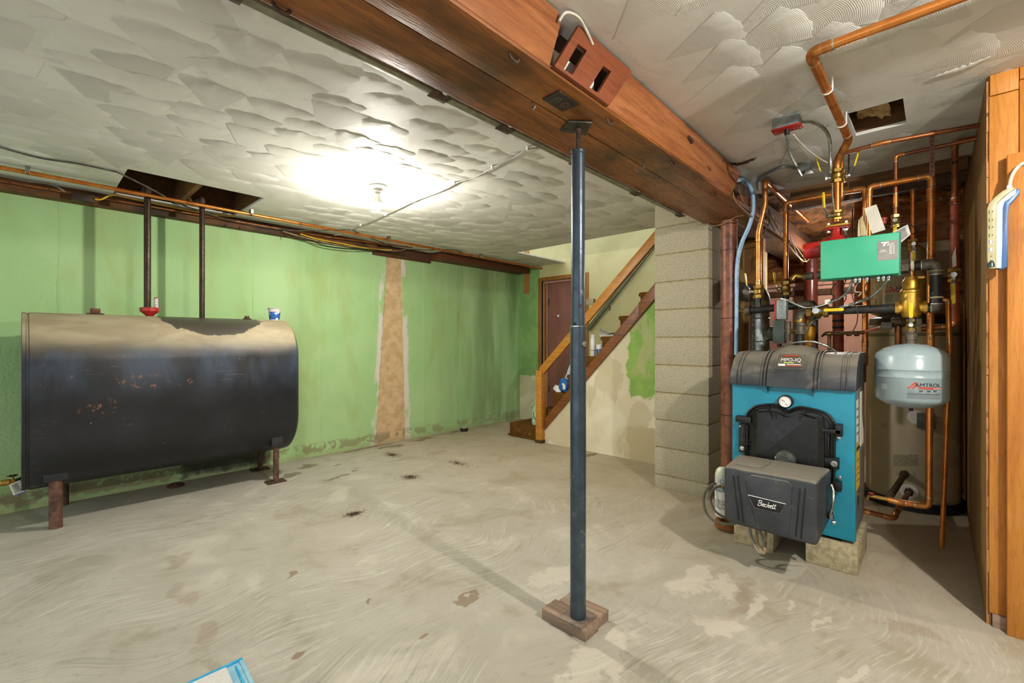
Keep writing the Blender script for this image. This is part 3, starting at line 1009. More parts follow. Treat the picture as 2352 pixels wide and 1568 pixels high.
def ball_valve(label, c, axis, r, stem, lever, L=.075, hl=.085, body=None, group='ball valves on the heating pipes'):
    """c centre, axis pipe direction, stem direction the spindle points, lever direction the handle points"""
    c, ax, st, lv = V(c), V(axis).normalized(), V(stem).normalized(), V(lever).normalized()
    t = thing('ball_valve', label, 'valve', c, group)
    body = body or brass
    b = MB().lathe([(r * 1.25, -L / 2), (r * 1.4, -L / 2 + .004), (r * 1.4, -L * .26), (r * 1.15, -L * .22), (r * 1.5, -L * .12), (r * 1.55, L * .12), (r * 1.15, L * .22), (r * 1.4, L * .26), (r * 1.4, L / 2 - .004), (r * 1.25, L / 2)], c, ax, 20)
    b.build('body', body, t)
    for s in (-1, 1):
        hexnut(MB(), c + ax * s * L * .38, ax, r * 1.62, L * .2).build('hex_end', body, t)
    s0 = c + st * r * 1.3
    s1 = c + st * r * 2.5
    MB().cyl(s0, s1, r * .55, n=12).build('stem', chrome, t)
    MB().tube([s1 - st * .003, s1 + st * .005], r * .8, 6).build('lever_nut', chrome, t)
    path = [s1, s1 + lv * hl * .22 + st * .004, s1 + lv * hl * .38 + st * r * .9, s1 + lv * hl * .5 + st * r * .9]
    side = st.cross(lv).normalized()
    m = MB()
    for a, b_ in zip(path[:-1], path[1:]):
        m.bar(a, b_, .011, .0025, up=st)
    m.build('lever', steel, t)
    h0 = s1 + lv * hl * .42 + st * r * .9
    g = MB()
    n = 8
    pl = [(0, -.0075), (hl * .75, -.0085)] + [(hl * .75 + .0085 * math.sin(math.pi * k / n), -.0085 * math.cos(math.pi * k / n)) for k in range(1, n)] + [(hl * .75, .0085), (0, .0075)]
    g.prism(pl, lambda a, b_, w: h0 + lv * a + side * b_ + st * w, -.003, .0035)
    g.build('yellow_grip', yellow, t, bevel=.001)
    return t


def cable(name, label, pts, r, m, cat='cable', group=None, n=8, sm=8):
    return MB().tube(smooth(pts, sm), r, n).build(name, m, label=label, cat=cat, group=group)


def armored(name, label, pts, r, cat='conduit', pitch=.006, m=None):
    p = smooth(pts, 40)
    # resample by length so that the spiral ridges are even
    L = [0]
    for a, b_ in zip(p[:-1], p[1:]): L.append(L[-1] + (b_ - a).length)
    tot = L[-1]
    n = max(8, int(tot / (pitch / 2)))
    out, j = [], 0
    for i in range(n + 1):
        s = tot * i / n
        while j < len(L) - 2 and L[j + 1] < s: j += 1
        k = (s - L[j]) / max(L[j + 1] - L[j], 1e-9)
        out.append(p[j].lerp(p[j + 1], k))
    return MB().tube(out, [r if i % 2 else r * .8 for i in range(n + 1)], 8).build(name, m or steel, label=label, cat=cat, angle=20)


# ================================================================ SUPPORT BEAM
beam = thing('support_beam', 'boxed-in brown wooden beam crossing the ceiling above the steel post', 'beam', (1.5, 1.05, 1.957))
for y0, y1, x1 in ((.874, 1.028, 3.62), (1.031, 1.212, 3.30)):
    MB().box(-1.2, x1, y0, y1, 1.957, 1.977).build('soffit_board', beam_wood, beam, bevel=.002)
MB().box(3.302, 3.62, 1.031, 1.17, 1.957, 1.977).build('soffit_board', beam_wood, beam, bevel=.002)
MB().box(-1.2, 5.5, .935, 1.19, 1.978, 2.165).build('core_timber', dark_wood, beam, bevel=.003)
MB().box(3.1, 5.5, .90, .932, 1.965, 2.06).build('side_timber', wood('red_brown_timber', '#7d4a2a', '#643820', '#3e2213', rough=.7), beam, bevel=.003)
MB().box(-1.2, 3.3, 1.192, 1.212, 1.978, 2.165).build('fascia_board', fascia_wood, beam, bevel=.002)
FY = .872                                     # outer face of the right-hand fascia


def facing(poly, y0, y1, m, name, bev=.002):
    return MB().prism(poly, lambda a, c, w: V((a, w, c)), y0, y1).build(name, m, beam, bevel=bev)


facing([(-1.2, 1.968), (1.105, 1.968), (1.165, 2.135), (1.15, 2.162), (-1.2, 2.162)], FY, FY + .019, fascia_wood, 'fascia_board')
facing([(1.425, 1.968), (2.80, 1.968), (2.99, 2.15), (1.592, 2.162)], FY, FY + .019, fascia_wood, 'fascia_board')
# patch panel with two cut slots
bm = bmesh.new()
outer = [(1.112, 1.966), (1.432, 1.966), (1.598, 2.160), (1.245, 2.160)]
sl1 = [W(a, c, Y=FY - .014) for a, c in ((1328, 100), (1348, 116), (1315, 172), (1295, 159))]
sl2 = [W(a, c, Y=FY - .014) for a, c in ((1386, 151), (1404, 164), (1374, 214), (1354, 201))]
loops = [outer, [(p.x, p.z) for p in sl1], [(p.x, p.z) for p in sl2]]
eds = []
for lp in loops:
    vs = [bm.verts.new((a, FY - .014, c)) for a, c in lp]
    eds += [bm.edges.new((vs[i], vs[(i + 1) % len(vs)])) for i in range(len(vs))]
bmesh.ops.triangle_fill(bm, use_beauty=True, edges=eds)
bmesh.ops.recalc_face_normals(bm, faces=bm.faces)
ex = bmesh.ops.extrude_face_region(bm, geom=bm.faces[:])
for v_ in [g for g in ex['geom'] if isinstance(g, bmesh.types.BMVert)]:
    v_.co.y += .014
bmesh.ops.recalc_face_normals(bm, faces=bm.faces)
me = bpy.data.meshes.new('slotted_panel'); bm.to_mesh(me); bm.free(); me.materials.append(patch_wood)
link('slotted_panel', me, beam, label='red-brown panel with two cut slots')
MB().box(1.18, 1.42, .915, .934, 2.0, 2.075).build('painted_filler', white_paint, beam)
# metal edging strip along the left lower edge, in lengths, with clips
xa = [-.9, .35, .98, 1.30, 1.78, 2.35, 2.95]
for a, c in zip(xa[:-1], xa[1:]):
    MB().box(a, c - .02, 1.2125, 1.243, 1.946, 1.958).build('edging_strip', mat('dull_metal_strip', '#8f8973', '#75705c', rough=.5, metal=.4, scale=18), beam, bevel=.002)
    MB().box(c - .06, c + .01, 1.203, 1.247, 1.941, 1.9455).build('clip', rust, beam, bevel=.001)
for px_, py_ in ((645, 15), (1180, 130), (1400, 277), (1545, 375), (1640, 445), (1585, 320)):
    y_ = .905 if (px_, py_) != (1585, 320) else None
    if y_:
        p = W(px_, py_, z=1.955)
        MB().tube(smooth([(p.x - .02, p.y, 1.957), (p.x - .012, p.y, 1.946), (p.x + .012, p.y, 1.944), (p.x + .022, p.y, 1.957)], 4), .005, 7).build('cable_staple', rust, beam)
    else:
        p = W(px_, py_, Y=FY - .004)
        MB().tube([(p.x - .022, p.y, p.z + .006), (p.x + .022, p.y, p.z - .006)], [.008, .011], 8).build('cable_staple', rust, beam)
# cup hooks
for px_, py_, nm in ((1478, 378, 'coat_hook'), (1222, 242, 'cup_hook')):
    p = W(px_, py_, z=1.945)
    q = [(p.x, p.y, 1.957), (p.x, p.y, 1.935), (p.x - .004, p.y + .012, 1.922), (p.x - .004, p.y + .03, 1.922), (p.x - .004, p.y + .036, 1.934)]
    if nm == 'cup_hook': q = [(p.x, p.y, 1.957), (p.x, p.y, 1.94), (p.x, p.y - .008, 1.93), (p.x, p.y - .014, 1.938)]
    MB().tube(smooth(q, 5), .0045 if nm == 'coat_hook' else .003, 8).build(nm, iron_grey if nm == 'coat_hook' else steel, beam)
# outlet in the soffit
op = [W(a, c, z=1.955) for a, c in ((1252, 225), (1290, 207), (1325, 240), (1287, 253))]
oc = (op[0] + op[1] + op[2] + op[3]) / 4
out = thing('ceiling_outlet', 'dark brown duplex outlet set into the beam underside beside the post plate', 'outlet', (oc.x, oc.y, 1.95))
MB().box(oc.x - .057, oc.x + .057, oc.y - .037, oc.y + .037, 1.950, 1.9565).build('cover_plate', mat('brown_bakelite', '#3a2c20', '#2b2018', rough=.4), out, bevel=.0015)
for s in (-1, 1):
    f = MB().lathe([(.0, -.002), (.016, -.002), (.017, 0)], (oc.x + s * .021, oc.y, 1.950), (0, 0, 1), 16).build('socket_face', mat('brown_socket', '#4a3a2c', rough=.4), out)
    k = MB()
    k.box(oc.x + s * .021 - .007, oc.x + s * .021 - .001, oc.y - .008, oc.y - .005, 1.9472, 1.9485)
    k.box(oc.x + s * .021 - .007, oc.x + s * .021 - .001, oc.y + .005, oc.y + .008, 1.9472, 1.9485)
    k.cyl((oc.x + s * .021 + .008, oc.y, 1.9472), (oc.x + s * .021 + .008, oc.y, 1.9485), .003, n=8)
    k.build('slot', black_wire, f)

# cable that crosses over the panel top
cable('looped_cable', 'white cable looping out above the slotted beam panel', [(1.14, .862, 2.12), (1.16, .85, 2.152), (1.21, .84, 2.16), (1.27, .85, 2.155), (1.32, .855, 2.13)], .0045, white_cable)

# ================================================================ STEEL POST
PXY = (1.468, 1.018)
post = thing('steel_post', 'blue-grey adjustable steel post standing on wood blocks in mid-floor', 'post', (PXY[0], PXY[1], .052))
px0, py0 = PXY


def zpx(y, X=px0, Y=py0):
    return EYE + (784 - y) / F_PX * (CY * X + SY * Y)


zj = zpx(749)
zt = zpx(353)
MB().cyl((px0, py0, .052), (px0, py0, zj), .0305, n=32).build('lower_tube', M_POST, post)
MB().lathe([(.0305, 0), (.0315, .001), (.0315, .004), (.028, .0045)], (px0, py0, zj - .003), n=32).build('rim', chrome, post)
MB().cyl((px0, py0, zj - .05), (px0, py0, zt), .0262, n=32).build('upper_tube', M_POST, post)
MB().lathe([(.0262, 0), (.0285, .002), (.0285, .014), (.022, .017)], (px0, py0, zt - .004), n=28).build('collar', M_POST, post)
sp = MB()
sc_pts = [(px0, py0, zt + .01 + k * (1.945 - zt - .01) / 40) for k in range(41)]
sp.tube(sc_pts, [.0105 if k % 2 else .0125 for k in range(41)], 14)
sp.build('jack_screw', rust, post)
pl = [W(a, c, z=1.95) for a, c in ((1287, 300), (1305, 278), (1360, 281), (1345, 310))]
MB().prism([(p.x, p.y) for p in pl], lambda a, c, w: V((a, c, w)), 1.9465, 1.9565).build('top_plate', mat('plate_steel', '#4c463c', '#383329', rough=.55, metal=.4, scale=30), post, bevel=.001)
cdir = V((-CY, -SY, 0))
sdir = V((SY, -CY, 0))
bd = (cdir * .75 + sdir * .66).normalized()
bp = V((px0, py0, zpx(790))) + bd * .030
m = MB(); hexnut(m, bp + bd * .004, bd, .0115, .010); m.build('bolt_head', chrome, post, bevel=.001)
MB().cyl(bp - bd * .002, bp + bd * .003, .0135, n=16).build('washer', steel, post)
for yy_, ang, rr in ((703, .28, .0262), (745, -.62, .0262)):
    d_ = (cdir * math.cos(ang) + sdir * math.sin(ang)).normalized()
    q = V((px0, py0, zpx(yy_)))
    MB().cyl(q + d_ * (rr - .004), q + d_ * (rr + .0006), .0075, n=16).build('pin_hole', black_rubber, post)
MB().box(px0 - .055, px0 + .06, py0 - .05, py0 + .055, .046, .0525).build('base_plate', mat('base_plate_steel', '#8f7d6e', '#75675c', rough=.7, metal=.2, scale=30), post, bevel=.001)
bl = thing('post_footing', 'weathered wood blocks laid under the steel post', 'block', (px0, py0, 0))
MB().box(1.425, 1.515, .955, 1.165, 0, .045).build('board', pad_wood, bl, bevel=.003)
MB().box(1.517, 1.602, .962, 1.150, 0, .045).build('board', pad_wood, bl, bevel=.004)

# ================================================================ CHIMNEY OF BLOCKS
chim = thing('block_chimney', 'grey cinder block chimney column beside the stairs', 'chimney', (3.5, 1.385, 0))
cx0, cx1, cy0, cy1 = 3.31, 3.70, 1.180, 1.585
MB().box(cx0 + .006, cx1 - .006, cy0 + .006, cy1 - .006, 0, H).build('mortar_core', mortar, chim)
zb = [0.0, .105 - .005]
z_ = .105 + .005
MB().box(cx0, cx1, cy0, cy1, .0, .1).build('block', M_BLOCK, chim, bevel=.003)
first = None
k = 0
while z_ < H - .02:
    top = min(z_ + .199, H)
    if first is None or top - z_ < .19:
        o = MB().box(cx0, cx1, cy0, cy1, z_, top).build('block', M_BLOCK, chim, bevel=.003)
        if first is None: first = (o, z_)
    else:
        o = part_copy(first[0], chim, (random.uniform(-.0015, .0015), random.uniform(-.0015, .0015), z_ - first[1]))
    z_ += .209
# column that carries the beam next to the chimney
colm = thing('steel_column', 'rust-brown painted round column standing between chimney and boiler', 'column', (3.315, 1.045, 0))
MB().cyl((3.315, 1.045, 0), (3.315, 1.045, 1.956), .0525, n=32).build('shaft', brown_pipe, colm)
for py_ in (575, 731, 952):
    zz = zpx(py_, 3.3, 1.05)
    MB().lathe([(.0526, -.002), (.0545, -.002), (.0545, .002), (.0526, .002)], (3.315, 1.045, zz), n=32).build('cable_tie', black_wire, colm)
hp = [(2.98, .895, 2.11), W(1712, 415, X=3.2), W(1727, 440, X=3.2), W(1730, 478, X=3.22), W(1722, 515, X=3.24), W(1703, 560, X=3.26), W(1693, 610, X=3.26), W(1692, 700, X=3.26), W(1691, 815, X=3.26)]
MB().tube(smooth(hp, 8), .0125, 14).build('blue_hose', blue_pipe, label='pale blue hose hanging beside the rust-brown column', cat='hose')
cable('loose_wire', 'thin pale wire tied across the top of the rust-brown column', [W(1607, 515, X=3.3), W(1640, 518, X=3.25), W(1665, 512, X=3.25), W(1690, 498, X=3.22), W(1708, 495, X=3.2)], .0022, tan_wire)

# ================================================================ OIL TANK
TX0, TX1, TYc, TR, TZ0, TZ1 = -.012, 1.525, 4.075, .297, .215, 1.30
tank = thing('oil_tank', 'large dusty black steel oil tank on four rusty legs by the green wall', 'tank', (.76, TYc, 0))


def stadium(s, n=20):
    pts = []
    r = TR * s
    zt_, zb_ = TZ1 - TR, TZ0 + TR
    for k in range(n + 1):
        a = math.pi * k / n
        pts.append((math.cos(a) * r, zt_ + math.sin(a) * r))
    for k in range(n + 1):
        a = math.pi + math.pi * k / n
        pts.append((math.cos(a) * r, zb_ + math.sin(a) * r))
    return pts


b = MB()
secs = [(TX0 + .035, .30), (TX0 + .012, .80), (TX0 + .002, .955), (TX0, .985), (TX0 + .004, 1.0), (TX0 + .018, 1.003), (TX0 + .021, .99), (TX0 + .03, .99), (TX0 + .033, 1.0), (TX0 + .3, 1.0), (TX0 + .7, 1.0), (TX1 - .3, 1.0), (TX1 - .06, 1.0), (TX1 - .02, .985), (TX1, .93), (TX1 + .015, .80), (TX1 + .03, .4)]
ring_n = len(stadium(1))
verts, faces = [], []
for x_, s in secs:
    zc = (TZ0 + TZ1) / 2
    for (yy_, zz) in stadium(1):
        rel = V((yy_, zz - zc))
        if s < .9:
            rel = rel * s
        else:
            rel = rel * s
        verts.append((x_, TYc + rel.x, zc + rel.y))
for i in range(len(secs) - 1):
    for k in range(ring_n):
        k2 = (k + 1) % ring_n
        faces.append((i * ring_n + k, i * ring_n + k2, (i + 1) * ring_n + k2, (i + 1) * ring_n + k))
faces.append(tuple(range(ring_n - 1, -1, -1)))
faces.append(tuple((len(secs) - 1) * ring_n + k for k in range(ring_n)))
b.add(verts, faces)
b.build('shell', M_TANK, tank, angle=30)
# coordinates in the shell shader are measured from the world origin
for (lx, ly, r_, foot) in ((.13, 3.875, .031, False), (.19, 4.375, .022, False), (1.372, 3.855, .021, True), (1.41, 4.325, .021, True)):
    MB().cyl((lx, ly, .0 if not foot else .008), (lx, ly, .345), r_, n=20).build('leg', rusty_leg if ly < 4.1 else rust, tank)
    if ly < 4.1:
        dx = .055 if lx < 1 else .042
        q = MB()
        q.prism([(ly - .035, .285), (ly - .035, .375), (ly + .045, .40), (ly + .045, .285)], lambda a, c, w: V((w, a, c)), lx - dx, lx + dx)
        q.build('leg_bracket', mat('bracket_black', '#24262a', '#30333a', rough=.45, scale=20), tank, bevel=.006)
    if foot:
        MB().box(lx - .075, lx + .065, ly - .05, ly + .05, 0, .009).build('foot_plate', rust, tank, bevel=.001)
for (qx, rr, hh) in ((.322, .033, .03), (1.229, .022, .018)):
    q = MB().lathe([(rr * 1.35, -.012), (rr * 1.35, .006), (rr * 1.1, .008)], (qx, TYc, TZ1), n=20)
    q.build('bung', rust, tank)
    q = MB(); hexnut(q, (qx, TYc, TZ1 + .008 + hh / 2), (0, 0, 1), rr * .8, hh); q.build('plug', mat('rusty_plug', '#7d4a36', '#5e3829', rough=.7, scale=40), tank, bevel=.002)
# fill / vent pipes
f1 = pipe('fill_pipe', 'dark brown steel pipe rising from the red gauge on the oil tank', [(.594, TYc, TZ1 + .058), (.594, TYc, 2.20), (.594, 4.30, 2.235)], .0205, dark_brown_pipe, fm=rust, bend=.035)
f2 = pipe('vent_pipe', 'narrower dark brown steel pipe rising from the middle of the oil tank', [(.921, TYc, TZ1 - .004), (.921, TYc, 2.20), (.921, 4.30, 2.24)], .018, dark_brown_pipe, fm=rust, bend=.032)
g = thing('tank_gauge', 'red cast gauge fitting with clear scale tube on top of the oil tank', 'gauge', (.61, TYc, TZ1))
MB().lathe([(.02, -.005), (.024, .004), (.05, .028), (.056, .034), (.056, .056), (.05, .06)], (.606, TYc, TZ1), n=24).build('base', red_paint, g)
MB().cyl((.640, TYc - .02, TZ1 + .05), (.640, TYc - .02, TZ1 + .125), .0125, n=14).build('gauge_tube', clear_plastic, g)
for kk in range(4):
    MB().lathe([(.0126, 0), (.0131, .0005), (.0131, .002), (.0126, .0025)], (.640, TYc - .02, TZ1 + .062 + kk * .017), n=14).build('scale_mark', red_print, g)
MB().lathe([(.013, 0), (.010, .006), (.002, .008)], (.640, TYc - .02, TZ1 + .125), n=14).build('cap', red_paint, g)
cup = thing('plastic_tub', 'small blue and white plastic tub standing on the oil tank', 'tub', (1.437, TYc, TZ1))
MB().lathe([(.036, 0), (.038, .002), (.046, .082), (.048, .085), (.048, .098), (.045, .1), (.043, .092)], (1.437, TYc, TZ1 - .003), n=28).build('pot', white_paint, cup)
MB().lathe([(.0382, .006), (.0388, .007), (.0452, .07), (.0448, .071)], (1.437, TYc, TZ1 - .003), n=28).build('blue_wrap', mat('blue_print_wrap', '#1f55a0', '#2a62b0', rough=.5, dirt='#d9e2ec', dlo=.57, dhi=.6, dscale=26), cup)
MB().lathe([(.049, .094), (.051, .095), (.051, .103), (.046, .105)], (1.437, TYc, TZ1 - .003), n=28).build('lid_rim', mat('tub_rim', '#a9b0a6', rough=.5), cup)
# drain lump and the outlet valve with its tag
b = MB().lathe([(.0, 0), (.055, 0), (.057, .012), (.04, .024), (.02, .028), (.014, .03)], (.80, 4.30, 0), n=18)
b.build('drain_flange', rust, label='rusty round flange on the floor below the oil tank', cat='flange')
vx = W(12, 1108, Y=4.0)
vv = thing('tank_valve', 'small brass shut-off valve at the bottom left end of the oil tank', 'valve', (vx.x, 4.0, vx.z))
MB().cyl((vx.x - .12, 4.0, vx.z - .005), (vx.x + .04, 4.0, vx.z + .002), .010, n=12).build('pipe_stub', brass, vv)
MB().cyl((vx.x + .04, 4.0, vx.z + .002), (TX0 + .03, 4.02, vx.z + .022), .009, n=12).build('pipe_stub', iron, vv)
MB().lathe([(.014, -.02), (.018, -.016), (.018, .016), (.014, .02)], (vx.x, 4.0, vx.z), (1, 0, 0), 14).build('body', brass, vv)
hx = W(29, 1095, Y=4.0)
MB().cyl((hx.x, 4.0, vx.z), (hx.x, 4.0, hx.z + .005), .007, n=10).build('stem', brass, vv)
m = MB()
for kk in range(3):
    a = kk * math.pi / 3
    m.bar((hx.x - .022 * math.cos(a), 4.0 - .022 * math.sin(a), hx.z + .008), (hx.x + .022 * math.cos(a), 4.0 + .022 * math.sin(a), hx.z + .008), .009, .007)
m.build('hand_wheel', black_rubber, vv, bevel=.002)
tg = [W(a, c, Y=3.98) for a, c in ((20, 1113), (45, 1102), (61, 1129), (32, 1140))]
ctr = (tg[0] + tg[1] + tg[2] + tg[3]) / 4
tag_o = thing('printed_tag', 'white printed paper tag hanging from the oil tank valve', 'tag', (ctr.x, ctr.y, min(p.z for p in tg)))
MB().add([p for p in tg] + [p + V((.002, .003, 0)) for p in tg], [(3, 2, 1, 0), (4, 5, 6, 7), (0, 1, 5, 4), (1, 2, 6, 5), (2, 3, 7, 6), (3, 0, 4, 7)]).build('card', paper, tag_o)
m = MB()
for kk in range(9):
    t_ = .14 + kk * .085
    a = tg[0].lerp(tg[3], t_).lerp(tg[1].lerp(tg[2], t_), .16) - V((.0, .002, 0))
    c = tg[0].lerp(tg[3], t_).lerp(tg[1].lerp(tg[2], t_), .6 + .3 * random.random()) - V((.0, .002, 0))
    m.bar(a, c, .0015, .003, up=(0, 0, 1))
m.build('print_line', ink_grey, tag_o)
MB().bar(tg[3].lerp(tg[0], .05) - V((0, .002, 0)), tg[2].lerp(tg[1], .05) - V((0, .002, 0)), .002, .006).build('print_band', blue_plastic, tag_o)

# ================================================================ ALONG THE TOP OF THE GREEN WALL
MB().box(-2.6, 2.55, 4.335, WY, 2.085, H).build('wall_plate', wood('old_plate_wood', '#74491a', '#573510', '#2f1c09', rough=.7, dirt='#24160a', dlo=.46, dhi=.66), label='long brown wooden plate along the top of the green wall above the oil tank', cat='timber')
MB().box(2.55, 3.3, 4.40, WY, 2.05, H).build('wall_plate', dark_wood, label='dark splintered timber above the bare tan strip of the green wall', cat='timber')
MB().box(3.3, BX - .06, 4.20, WY, 2.085, 2.155).build('ledger_board', wood('red_brown_ledger', '#6a3618', '#552a12', '#331808', rough=.6), label='red-brown ledger board at the top of the green wall near the doorway', cat='timber', bevel=.004)
cp = pipe('copper_line', 'long bright copper pipe strapped under the ceiling along the green wall', [(-2.0, 3.985, 2.135), (5.02, 4.02, 2.135)], .0135, copper)
for px_ in (63, 577, 892, 1103):
    p = W(px_, 500, Y=3.99)
    zc = 2.135
    st = MB()
    st.tube([(p.x, 3.985 - .0165 * math.cos(a), zc + .0165 * math.sin(a)) for a in [math.pi * k / 10 + math.pi for k in range(11)]], .0022, 6)
    for kk in range(3):
        st.tube([(p.x + (kk - 1) * .008, 3.985 - .0165 * math.cos(a), zc + .0165 * math.sin(a)) for a in [math.pi * k / 10 + math.pi for k in range(11)]], .0022, 6)
    st.box(p.x - .010, p.x + .010, 3.966, 3.9705, zc, H); st.box(p.x - .010, p.x + .010, 3.9995, 4.004, zc, H)
    st.build('pipe_strap', steel, cp)
pipe('thin_copper_line', 'thin copper pipe run close to the wall plate behind the bright copper pipe', [(-2.0, 4.30, 2.128), (2.0, 4.28, 2.125), (2.9, 4.2, 2.15)], .007, copper_old)
MB().box(W(164, 440, Y=4.28).x, W(216, 455, Y=4.28).x, 4.275, 4.334, 2.085, 2.135).build('junction_box', mat('brown_box', '#2b1a10', '#38241a', rough=.5), label='small dark brown junction box on the wall plate left of the tank pipes', cat='box', bevel=.002)
cable('grey_cable', 'grey cable running along the wall plate to the brown junction box', [W(-60, 395, Y=4.29), W(0, 403, Y=4.29), W(60, 415, Y=4.29), W(104, 421, Y=4.285), (W(130, 428, Y=4.28)), W(150, 441, Y=4.28)], .006, grey_cable)
cable('yellow_cable', 'yellow cable leaving the brown junction box towards the tank pipes', [W(218, 457, Y=4.27), W(232, 458, Y=4.27), W(250, 450, Y=4.27), W(270, 448, Y=4.27), W(288, 453, Y=4.28), W(340, 464, Y=4.28), W(420, 480, Y=4.28), W(480, 491, Y=4.28), W(530, 496, Y=4.28), W(550, 492, Y=4.28)], .0055, yellow_cable)
cable('yellow_cable', 'yellow cable sagging below the plate right of the blue tub', [W(690, 537, Y=4.3), W(730, 549, Y=4.3), W(790, 560, Y=4.3), W(850, 571, Y=4.3), W(900, 574, Y=4.32)], .006, yellow_cable)
cable('sagging_cable', 'dark cable drooping under the wall plate right of the blue tub', [W(640, 527, Y=4.3), W(690, 540, Y=4.29), W(740, 562, Y=4.29), W(800, 571, Y=4.29), W(860, 573, Y=4.29), W(930, 585, Y=4.32)], .0045, black_wire)
cable('sagging_cable', 'tan cable drooping under the wall plate near the bare wall strip', [W(650, 531, Y=4.26), W(710, 548, Y=4.25), W(770, 561, Y=4.25), W(830, 569, Y=4.3), W(900, 576, Y=4.3), W(932, 573, Y=4.32)], .0045, tan_wire)
# black ceiling cable from the left edge across the cut opening to the lamp line
cc = [W(-60, 320, z=2.155), W(0, 338, z=2.16), W(90, 362, z=2.16), W(180, 376, z=2.16), W(255, 392, z=2.16), W(275, 398, z=2.155), W(340, 430, z=2.15), W(400, 462, z=2.14), W(460, 485, z=2.13), W(560, 513, z=2.12), W(660, 528, z=2.12), W(740, 529, z=2.12), W(806, 527, z=2.15)]
cable('ceiling_cable', 'long dark cable looping from the ceiling edge across the cut opening above the tank', cc, .0055, mat('dark_grey_cable', '#3f3b34', '#57534a', rough=.6))
cz = 2.154
cl = [W(1245, 339, z=cz), W(1212, 343, z=cz), W(1180, 362, z=cz), W(1131, 386, z=cz), W(1090, 407, z=cz), W(1044, 422, z=cz), W(1010, 440, z=cz), W(950, 463, z=cz), W(915, 480, z=cz), W(885, 494, z=cz), W(850, 511, z=cz), W(828, 518, z=cz), W(790, 536, z=cz - .02), W(768, 540, z=cz - .04)]
lc = cable('lamp_cable', 'grey twin cable stapled across the white ceiling past the bulb to the beam', cl, .0038, mat('pale_grey_cable', '#8d897e', '#77736a', rough=.6))
for i in (1, 3, 5, 7, 9, 11):
    p = cl[i]
    MB().box(p.x - .007, p.x + .007, p.y - .007, p.y + .007, p.z - .005, H - .0006).build('cable_clip', white_paint, lc, bevel=.001)
cable('ceiling_cable', 'thin dark cable along the ceiling above the bare wall strip', [W(806, 527, z=2.15), W(870, 554, z=2.15), W(920, 571, z=2.15), W(980, 574, z=2.15), W(1045, 574, z=2.15), W(1090, 592, z=2.15), W(1140, 597, z=2.14)], .004, black_wire)
for px_, py_, nm in ((515, 520, 'pipe_hook'), (652, 545, 'pipe_hook'), (548, 525, 'pipe_hook')):
    p = W(px_, py_, Y=4.36)
    MB().tube(smooth([(p.x, 4.36, 2.09), (p.x, 4.355, p.z + .01), (p.x, 4.335, p.z - .004), (p.x, 4.325, p.z + .012)], 5), .004, 7).build(nm, black_wire, label='small dark hook hanging from the wall plate ' + {515: 'right of the narrower tank pipe', 548: 'between the tank pipes and the blue tub', 652: 'above the blue tub'}[px_], cat='hook')

# ================================================================ CEILING LAMP
lp = W(868, 428, z=H - .006)


def ceiling_lamp(loc, label):
    x_, y_ = loc
    t = thing('ceiling_lamp', label, 'lamp', (x_, y_, H - .16), 'bare bulb ceiling lamps')
    MB().lathe([(.058, 0), (.06, -.004), (.058, -.012), (.045, -.02), (.028, -.026), (.021, -.03)], (x_, y_, H - .001), n=32).build('porcelain_base', porcelain, t)
    MB().lathe([(.019, 0), (.0195, -.02), (.0175, -.022)], (x_, y_, H - .03), n=24).build('socket', porcelain, t)
    MB().cyl((x_ - .025, y_ - .025, H - .02), (x_ - .025, y_ - .025, H - .028), .004, n=8).build('screw', chrome, t)
    bt = NT('lit_bulb_' + ('near' if y_ < 0 else 'far'))
    bt.out('#ffffff', .4)
    bt.put(bt.b.inputs['Emission Color'], BULB_COLOUR + (1,))
    bt.b.inputs['Emission Strength'].default_value = BULB_STRENGTH * (1.75 if y_ < 0 else 1.15)
    MB().lathe([(.013, 0), (.015, -.012), (.024, -.035), (.0300, -.055), (.0302, -.058)], (x_, y_, H - .062), n=24).build('bulb_collar', porcelain, t)
    MB().lathe([(.0298, -.0585), (.0303, -.066), (.026, -.086), (.014, -.099), (.002, -.103)], (x_, y_, H - .062), n=24).build('bulb', bt.m, t)
    return t


ceiling_lamp((lp.x, lp.y), 'bare glowing bulb in a white porcelain holder on the ceiling')
ceiling_lamp((1.30, -.80), 'bare bulb in a porcelain holder on the ceiling right of the partition')
# added fill lamp, hidden behind the control box, to brighten the pink wall
hl = W(1958, 598, X=4.8)
hla = thing('hanging_lamp', 'bare bulb hanging on a cord in the utility corner behind the green control box', 'lamp', hl, 'bare bulb ceiling lamps')
MB().tube([(hl.x, hl.y, 2.24), hl + V((0, 0, .10))], .004, 8).build('cord', black_wire, hla)
MB().lathe([(.012, .11), (.02, .10), (.021, .06), (.018, .055)], hl, n=18).build('socket', black_rubber, hla)
bt = NT('lit_bulb_hanging'); bt.out('#ffffff', .4)
bt.put(bt.b.inputs['Emission Color'], BULB_COLOUR + (1,)); bt.b.inputs['Emission Strength'].default_value = BULB_STRENGTH * .2
MB().lathe([(.013, .056), (.015, .044), (.024, .02), (.03, .0), (.0305, -.012), (.026, -.03), (.014, -.043), (.002, -.047)], hl, n=24).build('bulb', bt.m, hla)

# ================================================================ STAIRS
st = thing('staircase', 'brown carpeted wooden stairs rising to the right behind the post', 'stairs', (4.4, 2.5, 0))
def carpet_step(y0, y1, z0, z1, x0, nose=.02, name='step'):
    b = MB()
    rr = .018
    prof = [(y0, z0), (y0, z1), (y1 + nose - rr, z1), (y1 + nose - rr * .3, z1 - rr * .3), (y1 + nose, z1 - rr), (y1 + nose, z1 - .035), (y1, z1 - .045), (y1, z0)]
    b.prism(prof, lambda a, c, w: V((w, a, c)), x0, BX - .005)
    return b.build(name, carpet, st, bevel=.004)
